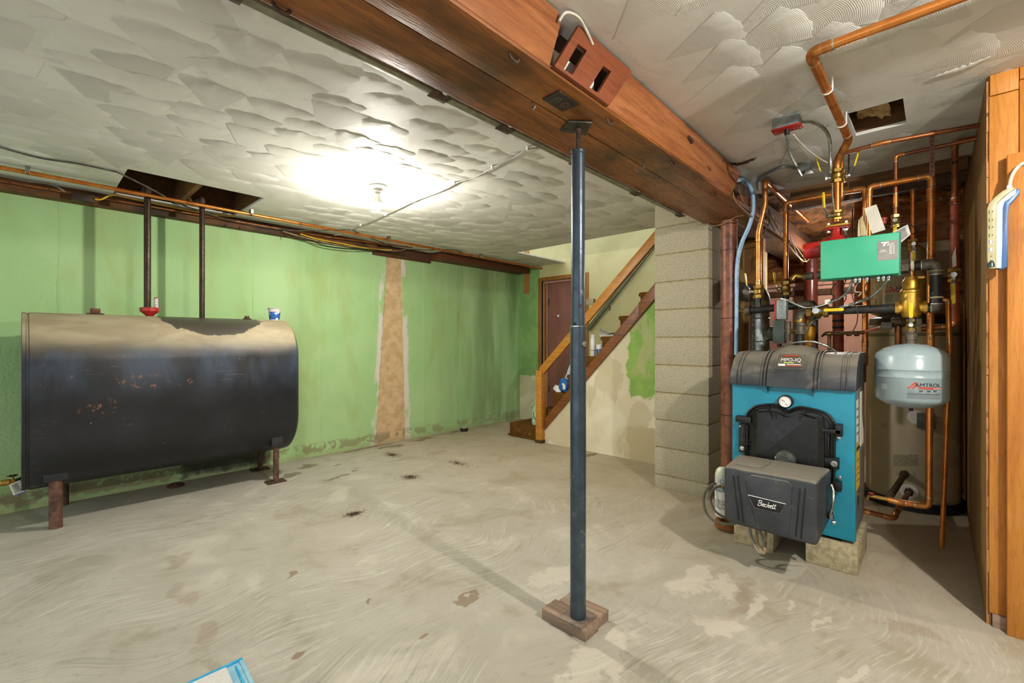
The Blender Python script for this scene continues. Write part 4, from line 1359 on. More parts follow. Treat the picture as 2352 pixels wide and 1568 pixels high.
# low platform, then steps going up towards smaller Y
MB().box(3.955, BX - .005, 3.21, 3.735, 0.0, .158).build('platform', carpet, st, bevel=.02, seg=3)
MB().tube(smooth([(3.945, 3.735, .02), (3.94, 3.66, .012), (3.945, 3.5, .016), (3.94, 3.25, .012)], 5), .012, 8).build('rolled_carpet_edge', carpet, st)
ss = [(3.115, .36), (3.065, .565), (2.83, .77), (2.515, .965), (2.455, 1.172), (2.255, 1.362), (2.045, 1.585), (1.85, 1.79), (1.66, 2.0)]
sy = [3.30, 3.10, 2.89, 2.68, 2.47, 2.265, 2.05, 1.84, 1.63]
sz = [.36, .565, .765, .965, 1.172, 1.37, 1.585, 1.79, 2.0]
for i in range(9):
    carpet_step(sy[i] - .26, sy[i], max(0, sz[i] - .23), sz[i], 3.982)
# stringer board
q = MB()
a0, a1 = V((0, 3.165, .145)), V((0, 1.60, 1.79))
up = V((0, 1, .952)).normalized() * 0
q.prism([(3.165, .145), (3.165, .262), (1.60, 1.93), (1.60, 1.79)], lambda a, c, w: V((w, a, c)), SX - .012, SX + .02)
q.build('stringer', stringer_wood, st, bevel=.003)
MB().prism([(2.03, 1.34), (2.03, 1.478), (1.60, 1.935), (1.60, 1.80)], lambda a, c, w: V((w, a, c)), SX - .015, SX - .0125).build('stringer_splice', stringer_wood, st, bevel=.001)
MB().box(3.87, 3.96, 3.17, 3.252, 0, .80).build('newel_post', rail_wood, st, bevel=.003)
MB().box(3.865, 3.965, 3.165, 3.257, 0, .035).build('newel_foot', dark_wood, st, bevel=.003)
ra, rb_ = V((3.915, 3.20, .79)), V((3.915, 1.62, 2.30))
MB().bar(ra, rb_, .038, .085, up=(0, 0, 1)).build('handrail', rail_wood, st, bevel=.004)
MB().box(3.93, 3.975, 2.54, 2.63, W(1400, 690, X=3.95).z - .03, W(1400, 690, X=3.95).z + .03).build('rail_bracket', mat('bracket_grey', '#8d8768', rough=.5), st, bevel=.002)  # small grey square block behind the handrail
# grey-green bar on the back wall, parallel below the handrail, with two small blocks
MB().bar((4.86, 3.22, 1.27), (4.86, 1.75, 2.83), .03, .05, up=(0, 0, 1)).build('wall_rail', mat('grey_green_rail', '#6a6a4c', '#5a5a40', rough=.5), st, bevel=.003)
for yy_ in (2.95, 2.1):
    zz = 1.27 + (3.22 - yy_) * (1.56 / 1.47)
    MB().box(4.87, BX, yy_ - .02, yy_ + .02, zz - .05, zz).build('rail_bracket', MATS['bracket_grey'], st, bevel=.002)

# things left on the stairs
cb = sz[3]
p = W(1362, 815, X=4.08)
cn = thing('aerosol_can', 'tall white aerosol can standing on a stair tread', 'can', (4.08, p.y, cb))
hh = W(1362, 768, X=4.08).z - cb
MB().lathe([(.026, 0), (.027, .003), (.027, hh * .8), (.023, hh * .86), (.02, hh * .87)], (4.08, p.y, cb), n=20).build('body', white_paint, cn)
MB().lathe([(.0272, .06), (.0274, .061), (.0274, .066), (.0272, .067)], (4.08, p.y, cb), n=20).build('print_band', ink_grey, cn)
MB().lathe([(.022, hh * .86), (.022, hh * .97), (.017, hh)], (4.08, p.y, cb), n=18).build('cap', white_paint, cn)
p = W(1378, 815, X=4.05)
tb = thing('putty_tub', 'short white tub with blue label standing on a stair tread beside the aerosol can', 'tub', (4.05, p.y, cb))
hh = W(1378, 791, X=4.05).z - cb
MB().lathe([(.036, 0), (.037, .002), (.038, hh * .9), (.04, hh * .9), (.04, hh), (.03, hh + .001)], (4.05, p.y, cb), n=22).build('pot', white_paint, tb)
MB().lathe([(.0372, hh * .1), (.0378, hh * .1), (.0388, hh * .62), (.038, hh * .63)], (4.05, p.y, cb), n=22).build('blue_label', blue_plastic, tb)
p = W(1403, 768, X=4.08)
zz = sz[4]
ty = thing('paint_tray', 'white paint tray holding a dark roller handle on a stair tread', 'tray', (4.12, p.y, zz))
MB().prism([(p.y + .09, zz + .035), (p.y + .095, zz + .038), (p.y + .07, zz + .008), (p.y - .10, zz + .004), (p.y - .115, zz + .03), (p.y - .12, zz + .027), (p.y - .104, zz), (p.y + .074, zz)], lambda a, c, w: V((w, a, c)), 4.0, 4.28).build('pan', white_paint, ty)
MB().tube([(4.03, p.y + .10, zz + .07), (4.08, p.y + .02, zz + .025)], .012, 12).build('roller', grey_cable, ty)
MB().tube([(4.08, p.y + .02, zz + .025), (4.12, p.y - .09, zz + .04)], .007, 10).build('roller_handle', black_wire, ty)
# bag of cleaning supplies and the jug
bz = sz[1]
bgp = W(1296, 890, X=4.03)
bag = thing('grocery_bag', 'clear plastic bag slumped over a blue package on the lower stairs', 'bag', (4.06, bgp.y, bz))
b = MB()
b.grid(lambda u, v: V((4.14 + .09 * math.cos(u * 2 * math.pi) * (1 - .75 * v), bgp.y + .01 + .085 * math.sin(u * 2 * math.pi) * (1 - .75 * v) - .03 * v, bz + .05 + .25 * v)) + V((1, 1, .4)) * .02 * mnoise.noise(V((u * 9, v * 7, 0))), 26, 12)
b.build('plastic_film', clear_plastic, bag)
b = MB().lathe([(.0, 0), (.06, .004), (.075, .04), (.07, .10), (.045, .14), (.0, .15)], (4.05, bgp.y - .0, bz), n=16)
for i, v_ in enumerate(b.v): b.v[i] = tuple(V(v_) + V((1, 1, 1)) * .018 * mnoise.noise(V(v_) * 18))
b.build('blue_package', mat('blue_package', '#1d6fb4', '#164f92', rough=.35, dirt='#e6e9ee', dlo=.62, dhi=.66, dscale=14), bag)
b = MB().lathe([(.0, 0), (.05, .003), (.06, .03), (.045, .065), (.0, .075)], (4.04, bgp.y + .085, bz), n=16)
for i, v_ in enumerate(b.v): b.v[i] = tuple(V(v_) + V((1, 1, 1)) * .02 * mnoise.noise(V(v_) * 22))
b.build('crumpled_paper', white_paint, bag)
jp = W(1230, 972, X=4.03)
jg = thing('cleaner_jug', 'clear green-tinted plastic jug standing on the carpeted platform', 'jug', (4.05, jp.y, .158))
jz = W(1231, 917, X=4.05).z
hj = jz - .158
MB().lathe([(.05, 0), (.055, .004), (.055, hj * .55), (.045, hj * .66), (.022, hj * .88), (.017, hj * .9), (.017, hj * .93)], (4.05, jp.y, .158), n=24).build('bottle', mat('pale_green_plastic', '#a9c8a0', '#97b98f', rough=.25), jg)
MB().lathe([(.019, hj * .92), (.02, hj * .925), (.02, hj), (.016, hj)], (4.05, jp.y, .158), n=18).build('cap', white_paint, jg)
MB().lathe([(.0554, hj * .12), (.0558, hj * .125), (.0558, hj * .5), (.0554, hj * .51)], (4.05, jp.y, .158), n=24).build('label_band', mat('jug_label', '#d9dccb', '#5f9a68', rough=.6, scale=40, lo=.45, hi=.52), jg)
MB().tube(smooth([(4.03, jp.y + .04, .158 + hj * .62), (4.01, jp.y + .045, .158 + hj * .75), (4.03, jp.y + .02, .158 + hj * .87)], 5), .008, 8).build('handle', MATS['pale_green_plastic'], jg)

# ================================================================ LOOSE THINGS ON THE FLOOR
tp = W(1066, 986, z=.02)
rl = thing('tape_roll', 'small black tape roll with tan core on the floor by the green wall', 'tape', (tp.x, tp.y, 0))
MB().lathe([(.022, 0), (.045, 0), (.047, .003), (.047, .037), (.045, .04), (.022, .04)], (tp.x, tp.y, 0), n=28).build('tape', black_rubber, rl)
MB().lathe([(.0, .038), (.030, .0405), (.034, .0405), (.034, .042), (.0, .042)], (tp.x, tp.y, 0), n=24).build('core', card_yellow, rl)
for i, (gx, gy, rx, ry, lab) in enumerate(((900, 1044, .085, .16, 'scattered dark grit pile nearest the wet stain by the green wall'), (942, 1095, .09, .1, 'scattered dark grit pile in the middle of the bare floor'),
                                            (1050, 1063, .09, .2, 'thin scattered dark grit patch between the post and the bare wall strip'), (813, 1180, .07, .05, 'compact dark grit pile left of the fading post shadow'))):
    p = W(gx, gy, z=0)
    rg = random.Random(20 + i)
    b = MB()
    for _ in range(1100 if i != 2 else 700):
        a = rg.uniform(0, 2 * math.pi); q = abs(rg.gauss(0, .5))
        gxx, gyy = p.x + rx * q * math.cos(a), p.y + ry * q * math.sin(a)
        s = rg.uniform(.0010, .0027)
        rt = rg.uniform(0, 3)
        c_, s_ = math.cos(rt) * s, math.sin(rt) * s
        b.add([(gxx + c_, gyy + s_, 0), (gxx - s_, gyy + c_, 0), (gxx - c_, gyy - s_, 0), (gxx + s_, gyy - c_, 0), (gxx, gyy, s * 1.6)], [(0, 1, 4), (1, 2, 4), (2, 3, 4), (3, 0, 4)])
    b.build('grit_pile', grit, label=lab, cat='grit', kind='stuff', group='grit piles on the floor')
# absorbent pad at the bottom edge
pa, pb_ = W(556, 1511, z=.004), W(436, 1566, z=.004)
ex_ = (pb_ - pa).normalized()
ey_ = V((-.20, -1, 0)).normalized()
pc = W(583, 1566, z=.004)
ey_ = (pc - pa).normalized()
pad = thing('absorbent_pad', 'blue-edged white absorbent pad lying on the floor at the bottom edge', 'pad', (pa.x, pa.y, 0))


def padpt(a, c, w):
    q = pa + ex_ * a + ey_ * c
    return V((q.x, q.y, w + .0015 * mnoise.noise(V((a * 30, c * 30, 0)))))


def pad_sheet(a0, a1, c0, c1, z0, z1, m, name):
    b = MB()
    n = 10
    tops = [[padpt(a0 + (a1 - a0) * i / n, c0 + (c1 - c0) * j / n, z1) for i in range(n + 1)] for j in range(n + 1)]
    b.grid(lambda u, v: padpt(a0 + (a1 - a0) * u, c0 + (c1 - c0) * v, z1), 12, 12)
    b.prism([(a0, c0), (a1, c0), (a1, c1), (a0, c1)], padpt, z0, z1 - .0005)
    return b.build(name, m, pad)


pad_sheet(0, .5, 0, .5, .0005, .004, pad_pale, 'backing_film')
pad_sheet(.052, .45, .014, .45, .004, .008, pad_white, 'quilted_core')
pad_sheet(.0, .5, 0, .012, .004, .0075, pad_blue, 'blue_hem')
pad_sheet(.0, .012, .012, .5, .004, .0062, pad_pale, 'film_hem')
pad_sheet(.024, .03, .03, .3, .004, .0058, pad_blue, 'fold_line')

# ================================================================ BOILER
BXF, BYL, BYR, BZ0, BZ1, BXB = 2.72, .842, .283, .154, .905, 3.13
face = lambda a, c, w: V((w, a, c))            # (Y, z) drawn on a plane X = w
boiler = thing('boiler', 'teal oil boiler with black top cover and burner beside the chimney', 'boiler', (2.9, .56, .14))
MB().box(BXF, BXF + .03, BYR, BYL, BZ0, BZ1).build('front_panel', teal, boiler, bevel=.006, seg=3)
MB().prism([(BXF + .03, BZ0 + .02), (BXB - .06, BZ0 + .02), (BXB, BZ0 + .10), (BXB, BZ1 + .02), (BXF + .03, BZ1 + .02)], lambda a, c, w: V((a, w, c)), BYR + .004, BYL - .004).build('jacket', boiler_grey, boiler, bevel=.003)
MB().box(BXF + .06, BXB - .02, BYR + .05, BYL - .05, .142, BZ0 + .02).build('base_casting', black_cast, boiler)
# curved top cover with raised ribs and a taller middle hump
def cover(y0, y1, dz, dx, m, name, bev=.0):
    b = MB()
    z0, z1 = .882, 1.062 + dz
    prof = []
    n = 12
    for k in range(n + 1):
        a = math.pi / 2 * k / n
        prof.append((BXF - .022 - dx + (.19 + dx) * (1 - math.cos(a)), z0 + (z1 - z0) * math.sin(a)))
    prof += [(BXB - .04, z1), (BXB, z1 - .03), (BXB + .002, z0 + .02), (BXF + .0, z0)]
    b.prism(prof, lambda a, c, w: V((a, w, c)), y0, y1)
    return b.build(name, m, boiler, bevel=bev, angle=28)


cover(BYR - .005, BYL + .005, 0, 0, black_plastic, 'top_cover', .004)
for y_ in (.815, .795, .315, .335):
    cover(y_ - .004, y_ + .004, .004, .004, black_plastic, 'cover_rib', .001)
yl, yr = W(1762, 880, X=2.70).y, W(1866, 885, X=2.70).y
def hump_top(y_):
    e = (y_ - (yl + yr) / 2) / ((yl - yr) / 2)
    return 1.066 + .034 * max(0.0, 1 - abs(e) ** 2.6)


def on_hump(y_, z_, off):
    zt2 = hump_top(y_)
    a = math.asin(min(1, max(0, (z_ - .882) / (zt2 - .882))))
    x_ = BXF - .034 + .202 * (1 - math.cos(a))
    nx, nz = -math.cos(a) / .202, math.sin(a) / (zt2 - .882)
    L = math.hypot(nx, nz)
    return V((x_ + nx / L * off, y_, z_ + nz / L * off))


b = MB()
def hump_pt(u, v):
    y_ = yl + (yr - yl) * u
    zt2 = hump_top(y_)
    if v <= .7:
        a = math.pi / 2 * v / .7
        return V((BXF - .034 + .202 * (1 - math.cos(a)), y_, .882 + (zt2 - .882) * math.sin(a)))
    k = (v - .7) / .3
    return V((BXF + .168 + (BXB - BXF - .19) * k, y_, zt2 - .02 * k * k))
b.grid(hump_pt, 25, 21)
lo = [V((p[0] + .02, p[1], min(p[2], 1.04) - .02)) for p in b.v]
for side in (0, 24):
    idx = [j * 25 + side for j in range(21)]
    base_ = len(b.v)
    b.v += [tuple(V(b.v[i]) + V((.035, 0, -.045))) for i in idx]
    b.f += [(idx[j], idx[j + 1], base_ + j + 1, base_ + j) for j in range(20)]
b.build('cover_hump', black_plastic, boiler, angle=50)

for y_ in (yl + .012, yl + .028, yr - .012, yr - .028):
    cover(y_ - .004, y_ + .004, .009, .008, black_plastic, 'cover_rib', .002)
# name plate on the sloping hump
pn = [W(a, c, X=2.735) for a, c in ((1782, 829), (1839, 829), (1847, 803), (1789, 802))]
zc0, zc1 = pn[0].z, pn[2].z


zA, zB = .985, 1.048
ya, yb = .615, .495


def plate(y0, y1, z0, z1, o0, o1, m, name, par, n=8):
    b = MB()
    vs = []
    for o in (o0, o1):
        for k in range(n + 1):
            z_ = z0 + (z1 - z0) * k / n
            vs += [on_hump(y0, z_, o), on_hump(y1, z_, o)]
    q = 2 * (n + 1)
    fs = []
    for k in range(n):
        i = 2 * k
        fs += [(i, i + 1, i + 3, i + 2), (q + i, q + i + 2, q + i + 3, q + i + 1), (i, i + 2, q + i + 2, q + i), (i + 1, q + i + 1, q + i + 3, i + 3)]
    fs += [(0, q, q + 1, 1), (2 * n, 2 * n + 1, q + 2 * n + 1, q + 2 * n)]
    b.add(vs, fs)
    return b.build(name, m, par)


npl = plate(ya + .012, yb - .012, zA - .012, zB + .004, -.004, .003, black_plastic, 'plate_frame', boiler)
npl2 = plate(ya, yb, zA, zB, .002, .006, mat('name_plate', '#5f5a50', '#6d675a', rough=.45), 'name_plate', boiler)


def hump_text(x_, y_, z_):
    # x to the right, y up
    return on_hump((ya + yb) / 2 - x_, 1.012 + y_, .0068 + z_)


text_mesh('lettering', 'MPO-IQ', .023, white_print, hump_text, npl2, xs=1.15)
plate(ya - .018, yb + .03, 1.038, 1.043, .0055, .0068, red_print, 'print_line', npl2)
plate(ya - .03, yb + .045, 1.0035, 1.0085, .0055, .0068, mat('yellow_green_print', '#c9cf6a', rough=.6), 'print_line', npl2)
plate(ya - .006, yb + .082, .990, .9995, .0055, .0068, white_print, 'print_box', npl2)
plate(ya - .045, yb + .012, .996, .999, .0055, .0068, white_print, 'print_line', npl2)
plate(ya - .045, yb + .012, .990, .9935, .0055, .0068, red_print, 'print_line', npl2)
# gauge
gp = W(1804, 922, X=2.70)
ga = MB().lathe([(.0, -.02), (.031, -.02), (.034, -.016), (.034, .014), (.030, .018), (.028, .012)], (2.705, gp.y, gp.z), (-1, 0, 0), 28).build('gauge_housing', black_cast, boiler)
gf = MB().lathe([(.0, .013), (.028, .013), (.028, .0145), (.0, .0145)], (2.705, gp.y, gp.z), (-1, 0, 0), 28).build('gauge_face', white_print, ga)
m = MB(); m.bar((2.689, gp.y, gp.z), (2.689, gp.y + .016, gp.z + .010), .0015, .0018)
m.bar((2.689, gp.y - .002, gp.z - .010), (2.689, gp.y - .014, gp.z - .018), .0015, .0015)
m.build('needle', ink, ga)
m = MB()
for k in range(14):
    a = math.pi * (1.15 - 1.3 * k / 13)
    m.bar((2.6895, gp.y - .021 * math.cos(a), gp.z + .021 * math.sin(a)), (2.6895, gp.y - .025 * math.cos(a), gp.z + .025 * math.sin(a)), .001, .0016)
m.build('dial_mark', red_print, ga)

# cast-iron swing door
XD = 2.705
dp = lambda L: [(q.y, q.z) for q in (W(a, c, X=XD) for a, c in L)]
outline_px = [(1711, 1100), (1711, 985), (1716, 955), (1726, 939), (1744, 931), (1776, 929), (1788, 932), (1800, 940), (1812, 943), (1824, 938), (1838, 935), (1858, 938), (1884, 944), (1901, 952), (1911, 964), (1916, 985), (1915, 1110)]
fine = smooth([V((q[0], q[1], 0)) for q in dp(outline_px)], 4)
outl = [(q.x, q.y) for q in fine]
door = MB().prism(outl, face, BXF - .012, BXF + .0005).build('burner_door', black_cast, boiler, bevel=.002)
MB().tube([V((BXF - .016, a, c)) for a, c in outl], .0065, 8).build('rim', black_cast, door)
cy_ = (outl[0][0] + outl[-1][0]) / 2
ins = [(cy_ + (a - cy_) * .93, (c - .50) * .955 + .50) for a, c in outl]
MB().tube([V((BXF - .014, a, c)) for a, c in ins], .004, 8).build('rim', black_cast, door)
panel_px = [(1730, 1090), (1729, 950), (1736, 945), (1775, 944), (1790, 948), (1803, 955), (1814, 956), (1828, 953), (1842, 950), (1862, 955), (1886, 962), (1894, 970), (1894, 1105)]
pf = smooth([V((q[0], q[1], 0)) for q in dp(panel_px)], 3)
poly = [(q.x, q.y) for q in pf]
pc = sum(q[0] for q in poly) / len(poly)
b = MB()
nn = len(poly)
sh = [(pc + (a - pc) * .84, c - .045 if c > .75 else c) for a, c in poly]
b.add([face(a, c, BXF - .012) for a, c in poly] + [face(a, c, BXF - .036) for a, c in poly] + [face(a, c, BXF - .05) for a, c in sh],
      [(i, (i + 1) % nn, nn + (i + 1) % nn, nn + i) for i in range(nn)] + [(nn + i, nn + (i + 1) % nn, 2 * nn + (i + 1) % nn, 2 * nn + i) for i in range(nn)] + [tuple(2 * nn + i for i in range(nn))])
b.build('raised_panel', black_cast, door, angle=25)
for a, c in ((1766, 937), (1849, 944)):
    q = W(a, c, X=XD)
    MB().box(BXF - .03, BXF - .008, q.y - .003, q.y + .003, q.z - .018, q.z + .012).build('web', black_cast, door, bevel=.001)


def lug(px0_, px1_, y0_, y1_, name='hinge_lug', x0=BXF - .045, x1=BXF - .002):
    a = W(px0_, y0_, X=XD); c = W(px1_, y1_, X=XD)
    return MB().box(x0, x1, min(a.y, c.y), max(a.y, c.y), min(a.z, c.z), max(a.z, c.z)).build(name, black_cast, door, bevel=.003)


lug(1693, 1728, 953, 971); lug(1704, 1730, 1014, 1019); lug(1888, 1934, 981, 996); lug(1889, 1928, 1047, 1052)
lug(1697, 1712, 971, 1040, 'hinge_leaf', BXF - .02, BXF - .003)
lug(1890, 1928, 1047, 1078, 'hinge_leaf', BXF - .03, BXF - .003)
lug(1912, 1934, 1102, 1127); lug(1920, 1936, 972, 1002)
lug(1715, 1718, 975, 1035, 'bar', BXF - .03, BXF - .008); lug(1901, 1906, 998, 1046, 'bar', BXF - .03, BXF - .008)


def bolt(a, c, r=.008, x=BXF - .018, par=None):
    q = W(a, c, X=XD)
    b = MB().cyl((x + .012, q.y, q.z), (x, q.y, q.z), r * 1.3, n=14)
    hexnut(b, (x - .004, q.y, q.z), (1, 0, 0), r, .009)
    return b.build('bolt', chrome, par or door)


bolt(1701, 978, .006); bolt(1706, 1028, .009, BXF - .03); bolt(1927, 1005, .006, BXF - .006); bolt(1918, 1062, .011, BXF - .045); bolt(1927, 1097, .007, BXF - .006)
q = W(1802, 1048, X=XD - .06)
MB().lathe([(.046, -.01), (.05, 0), (.046, .03), (.03, .045), (.0, .047)], (BXF - .04, q.y, q.z - .02), (-1, 0, 0), 20).build('blast_tube_flange', mat('dusty_cast', '#383c36', '#444840', rough=.6, scale=16), door)
bolt(1789, 1046, .006, BXF - .075)
MB().tube(smooth([W(1793, 1044, X=2.64), W(1803, 1046, X=2.635), W(1815, 1056, X=2.63)], 5), .0022, 7).build('igniter_wire', steel, door)

# burner under its moulded cover
CX0, CX1, CYL, CYR, CZ0, CZ1 = 2.35, 2.64, .765, .378, .226, .508
bc = MB()
fr = [(CYR, CZ0), (CYR, CZ1), (CYL, CZ1), (CYL, CZ0 + .03), (CYL - .03, CZ0 + .005)]
b = MB()
back = [(CYR - .01, CZ0 + .05), (CYR - .01, CZ1 + .004), (CYL + .02, CZ1 + .004), (CYL + .02, CZ0 + .06), (CYL - .01, CZ0 + .05)]
n5 = 5
b.add([face(a, c, CX0) for a, c in fr] + [face(a, c, CX1) for a, c in back], [tuple(range(n5)), tuple(range(2 * n5 - 1, n5 - 1, -1))] + [(i, (i + 1) % n5, n5 + (i + 1) % n5, n5 + i) for i in range(n5)])
burn = b.build('burner_cover', black_plastic, boiler, bevel=.022, seg=4)
# raised middle field, vent slots, hatch
b = MB()
mid = [(W(1726, 1100, X=2.35).y, .49), (W(1712, 1096, X=2.35).y, .455), (W(1740, 1215, X=2.35).y, CZ0 + .018), (W(1800, 1225, X=2.35).y, CZ0 + .01), (W(1812, 1228, X=2.35).y, CZ0 + .008), (W(1821, 1110, X=2.35).y, .468), (W(1812, 1105, X=2.35).y, .49)]
b.prism(mid, face, CX0 - .006, CX0 + .01).build('raised_field', black_plastic, burn, bevel=.005, seg=3)
for a0, c0, a1, c1 in ((1684, 1091, 1697, 1196), (1694, 1092, 1708, 1201), (1838, 1120, 1828, 1232), (1850, 1121, 1840, 1237)):
    p0, p1 = W(a0, c0, X=2.349), W(a1, c1, X=2.349)
    MB().bar((CX0 - .0005, p0.y, p0.z), (CX0 - .0005, p1.y, p1.z), .005, .006, up=(1, 0, 0)).build('vent_slot', black_rubber, burn, bevel=.001)
h0 = (2.42, 2.60, .74, .60)
MB().prism([(2.41, .73), (2.41, .64), (2.43, .615), (2.62, .60), (2.62, .765)], lambda a, c, w: V((a, c, w)), CZ1 - .002, CZ1 + .004).build('hatch', black_plastic, burn, bevel=.002)
tr = [W(a, c, X=2.343) for a, c in ((1718, 1136), (1805, 1157), (1792, 1179), (1733, 1166))]
bad_ = MB().prism([(q.y, q.z) for q in tr], face, 2.3425, 2.346).build('badge', mat('badge_black', '#1d1e20', rough=.35), burn, bevel=.0008)
MB().tube([V((2.3418, q.y, q.z)) for q in tr[:2]], .0016, 6).build('badge_edge', white_print, bad_)
MB().tube([V((2.3422, q.y, q.z)) for q in (tr[0], tr[3], tr[2], tr[1])], .0007, 6).build('badge_edge', steel, bad_)
# brush-script name, drawn as strokes
tl = (tr[0] + tr[1] + tr[2] + tr[3]) / 4


def stroke_text(body, size, org, slant, m, par):
    G = {'B': [[(.10, .0), (.28, .95)], [(.02, .80), (.30, 1.0), (.62, .92), (.60, .66), (.28, .52)], [(.28, .52), (.60, .48), (.64, .18), (.40, .0), (.05, .06)]],
         'e': [[(.05, .22), (.32, .30), (.36, .46), (.20, .50), (.06, .30), (.12, .06), (.30, .0), (.44, .10)]],
         'c': [[(.36, .42), (.22, .50), (.06, .32), (.12, .06), (.28, .0), (.42, .12)]],
         'k': [[(.05, .0), (.22, .95)], [(.10, .26), (.34, .48), (.36, .34), (.15, .26)], [(.18, .26), (.30, .02), (.44, .08)]],
         't': [[(.20, .85), (.08, .16), (.16, .0), (.32, .10)], [(.02, .58), (.36, .62)]]}
    adv = {'B': .72, 'e': .42, 'c': .40, 'k': .44, 't': .30}
    x_ = 0
    tot = sum(adv[ch] for ch in body)
    b = MB()
    for ch in body:
        for s in G[ch]:
            pts = smooth([V((p[0] + x_ - tot / 2 + slant * p[1], p[1] - .4, 0)) for p in s], 6) if len(s) > 2 else [V((p[0] + x_ - tot / 2 + slant * p[1], p[1] - .4, 0)) for p in s]
            w = [.055 if 0 < i < len(pts) - 1 else .035 for i in range(len(pts))]
            b.tube([V((org.x, org.y - p.x * size, org.z + p.y * size)) for p in pts], [k * size for k in w], 6)
        x_ += adv[ch]
    return b.build('lettering', m, par)


stroke_text('Beckett', .0255, V((2.3415, tl.y + .002, tl.z)), .18, white_print, bad_)
# conduit and fittings at the right of the burner
armored('burner_conduit', 'short spiral metal conduit on the right side of the burner', [W(1909, 1112, X=2.52), W(1914, 1130, X=2.52), W(1912, 1160, X=2.52), W(1906, 1183, X=2.54)], .0075)
MB().lathe([(.013, 0), (.013, .02), (.009, .022), (.009, .03)], W(1908, 1190, X=2.55), (0, 0, 1), 12).build('conduit_fitting', steel, boiler)
MB().lathe([(.0, 0), (.010, .0), (.010, .012), (.004, .014)], W(1911, 1199, X=2.50), (.3, -.9, 0), 12).build('cover_screw', chrome, burn)
# papers stuck on the right side of the jacket
def side_label(x0, x1, z0, z1, m, name):
    return MB().box(x0, x1, BYR + .0022, BYR + .0042, z0, z1).build(name, m, boiler)
side_label(2.77, 2.86, .62, .83, paper, 'paper_label'); side_label(2.93, 3.07, .58, .86, paper, 'paper_label')
yl_ = side_label(2.77, 2.90, .39, .61, mat('orange_yellow_label', '#efb21a', rough=.6), 'yellow_label')
MB().box(2.775, 2.895, BYR + .0017, BYR + .0022, .58, .60).build('print_band', ink, yl_)
for zz in (.43, .46, .49, .53):
    MB().box(2.785, 2.87, BYR + .0017, BYR + .0022, zz, zz + .004).build('print_line', ink, yl_)
for zz in (.66, .70, .74, .78):
    MB().box(2.775, 2.85, BYR + .0017, BYR + .0022, zz, zz + .012).build('print_line', ink_grey, boiler)
side_label(2.80, 2.9, .30, .375, steel, 'steel_patch')

# blocks the boiler stands on
def pblock(x0, x1, y0, y1, z1, lab):
    return MB().box(x0, x1, y0, y1, 0, z1).build('concrete_block', pale_block, label=lab, cat='block', bevel=.006, group='concrete blocks under the boiler')
pblock(2.71, 3.12, .275, .487, .14, 'pale concrete block under the right front corner of the boiler')
pblock(2.71, 3.10, .632, .83, .14, 'pale concrete block under the left front corner of the boiler behind the hoses')
MB().box(2.73, 2.83, .34, .47, .1395, .1445).build('dirt_patch', mat('dark_dirt', '#2b241c', '#3a3026', rough=1, scale=60, bump=1), label='dark crumbled dirt on the right boiler block', cat='dirt', kind='stuff')

# oil filter, hoses and cord left of the burner
fx = 2.56
fz = lambda y: W(1657, y, X=fx).z
fy = W(1657, 1130, X=fx).y - .004
flt = thing('oil_filter', 'white oil filter canister with printed labels left of the burner', 'filter', (fx, fy, fz(1183)))
zb_, zt_ = fz(1184), fz(1073)
MB().lathe([(.030, 0), (.036, .006), (.037, fz(1125) - zb_), (.03, fz(1122) - zb_)], (fx, fy, zb_), n=26).build('canister', white_paint, flt)
MB().lathe([(.034, fz(1118) - zb_), (.036, fz(1110) - zb_), (.036, fz(1090) - zb_), (.03, fz(1079) - zb_), (.018, zt_ - zb_)], (fx, fy, zb_), n=26).build('upper_canister', mat('pale_green_canister', '#c9ceb6', rough=.4), flt)
MB().lathe([(.043, fz(1124) - zb_), (.044, fz(1122) - zb_), (.042, fz(1116) - zb_), (.036, fz(1114) - zb_)], (fx, fy, zb_), n=26).build('head', steel_box, flt)
MB().lathe([(.0373, .045), (.0376, .046), (.0376, .095), (.0373, .096)], (fx, fy, zb_), n=26).build('printed_label', mat('fine_print_label', '#dcdcd2', '#7e848a', rough=.6, scale=160, lo=.47, hi=.53), flt)
MB().lathe([(.0363, fz(1108) - zb_), (.0366, fz(1107) - zb_), (.0366, fz(1093) - zb_), (.0363, fz(1092) - zb_)], (fx, fy, zb_), n=26).build('printed_label', MATS['fine_print_label'], flt)
MB().bar((fx + .03, fy, fz(1120)), (BXF + .001, BYL - .02, fz(1120)), .02, .01).build('bracket', steel_box, flt)
hose_m = mat('braided_hose', '#6d6656', '#4e4a3e', rough=.6, scale=120)
cable('oil_hose', 'outer grey oil hose looping left of the white filter', [W(1650, 1110, X=fx - .02), W(1636, 1112, X=fx - .04), W(1622, 1126, X=fx - .06), W(1616, 1150, X=fx - .08), W(1622, 1177, X=fx - .1), W(1640, 1196, X=fx - .12), W(1662, 1202, X=fx - .12), W(1690, 1202, X=fx - .1)], .0062, hose_m, cat='hose', n=10)
cable('oil_hose', 'inner grey oil hose looping in front of the white filter', [W(1656, 1116, X=fx - .05), W(1644, 1119, X=fx - .07), W(1633, 1132, X=fx - .09), W(1632, 1150, X=fx - .1), W(1640, 1170, X=fx - .12), W(1655, 1183, X=fx - .12), W(1672, 1190, X=fx - .1)], .0062, hose_m, cat='hose', n=10)
MB().cyl(W(1650, 1110, X=fx - .02), W(1656, 1112, X=fx), .009, n=10).build('hose_nut', brass, flt)
MB().cyl(W(1656, 1116, X=fx - .05), W(1660, 1117, X=fx - .02), .009, n=10).build('hose_nut', brass, flt)
oc_ = W(1662, 1215, z=.03)
b = MB()
ring = []
for k in range(60):
    a = 2 * math.pi * k / 20
    ring.append(V((oc_.x + .10 + .065 * math.cos(a) , oc_.y + .01 + .055 * math.sin(a), .018 + .009 * (k / 20))))
b.tube(ring, .016, 8)
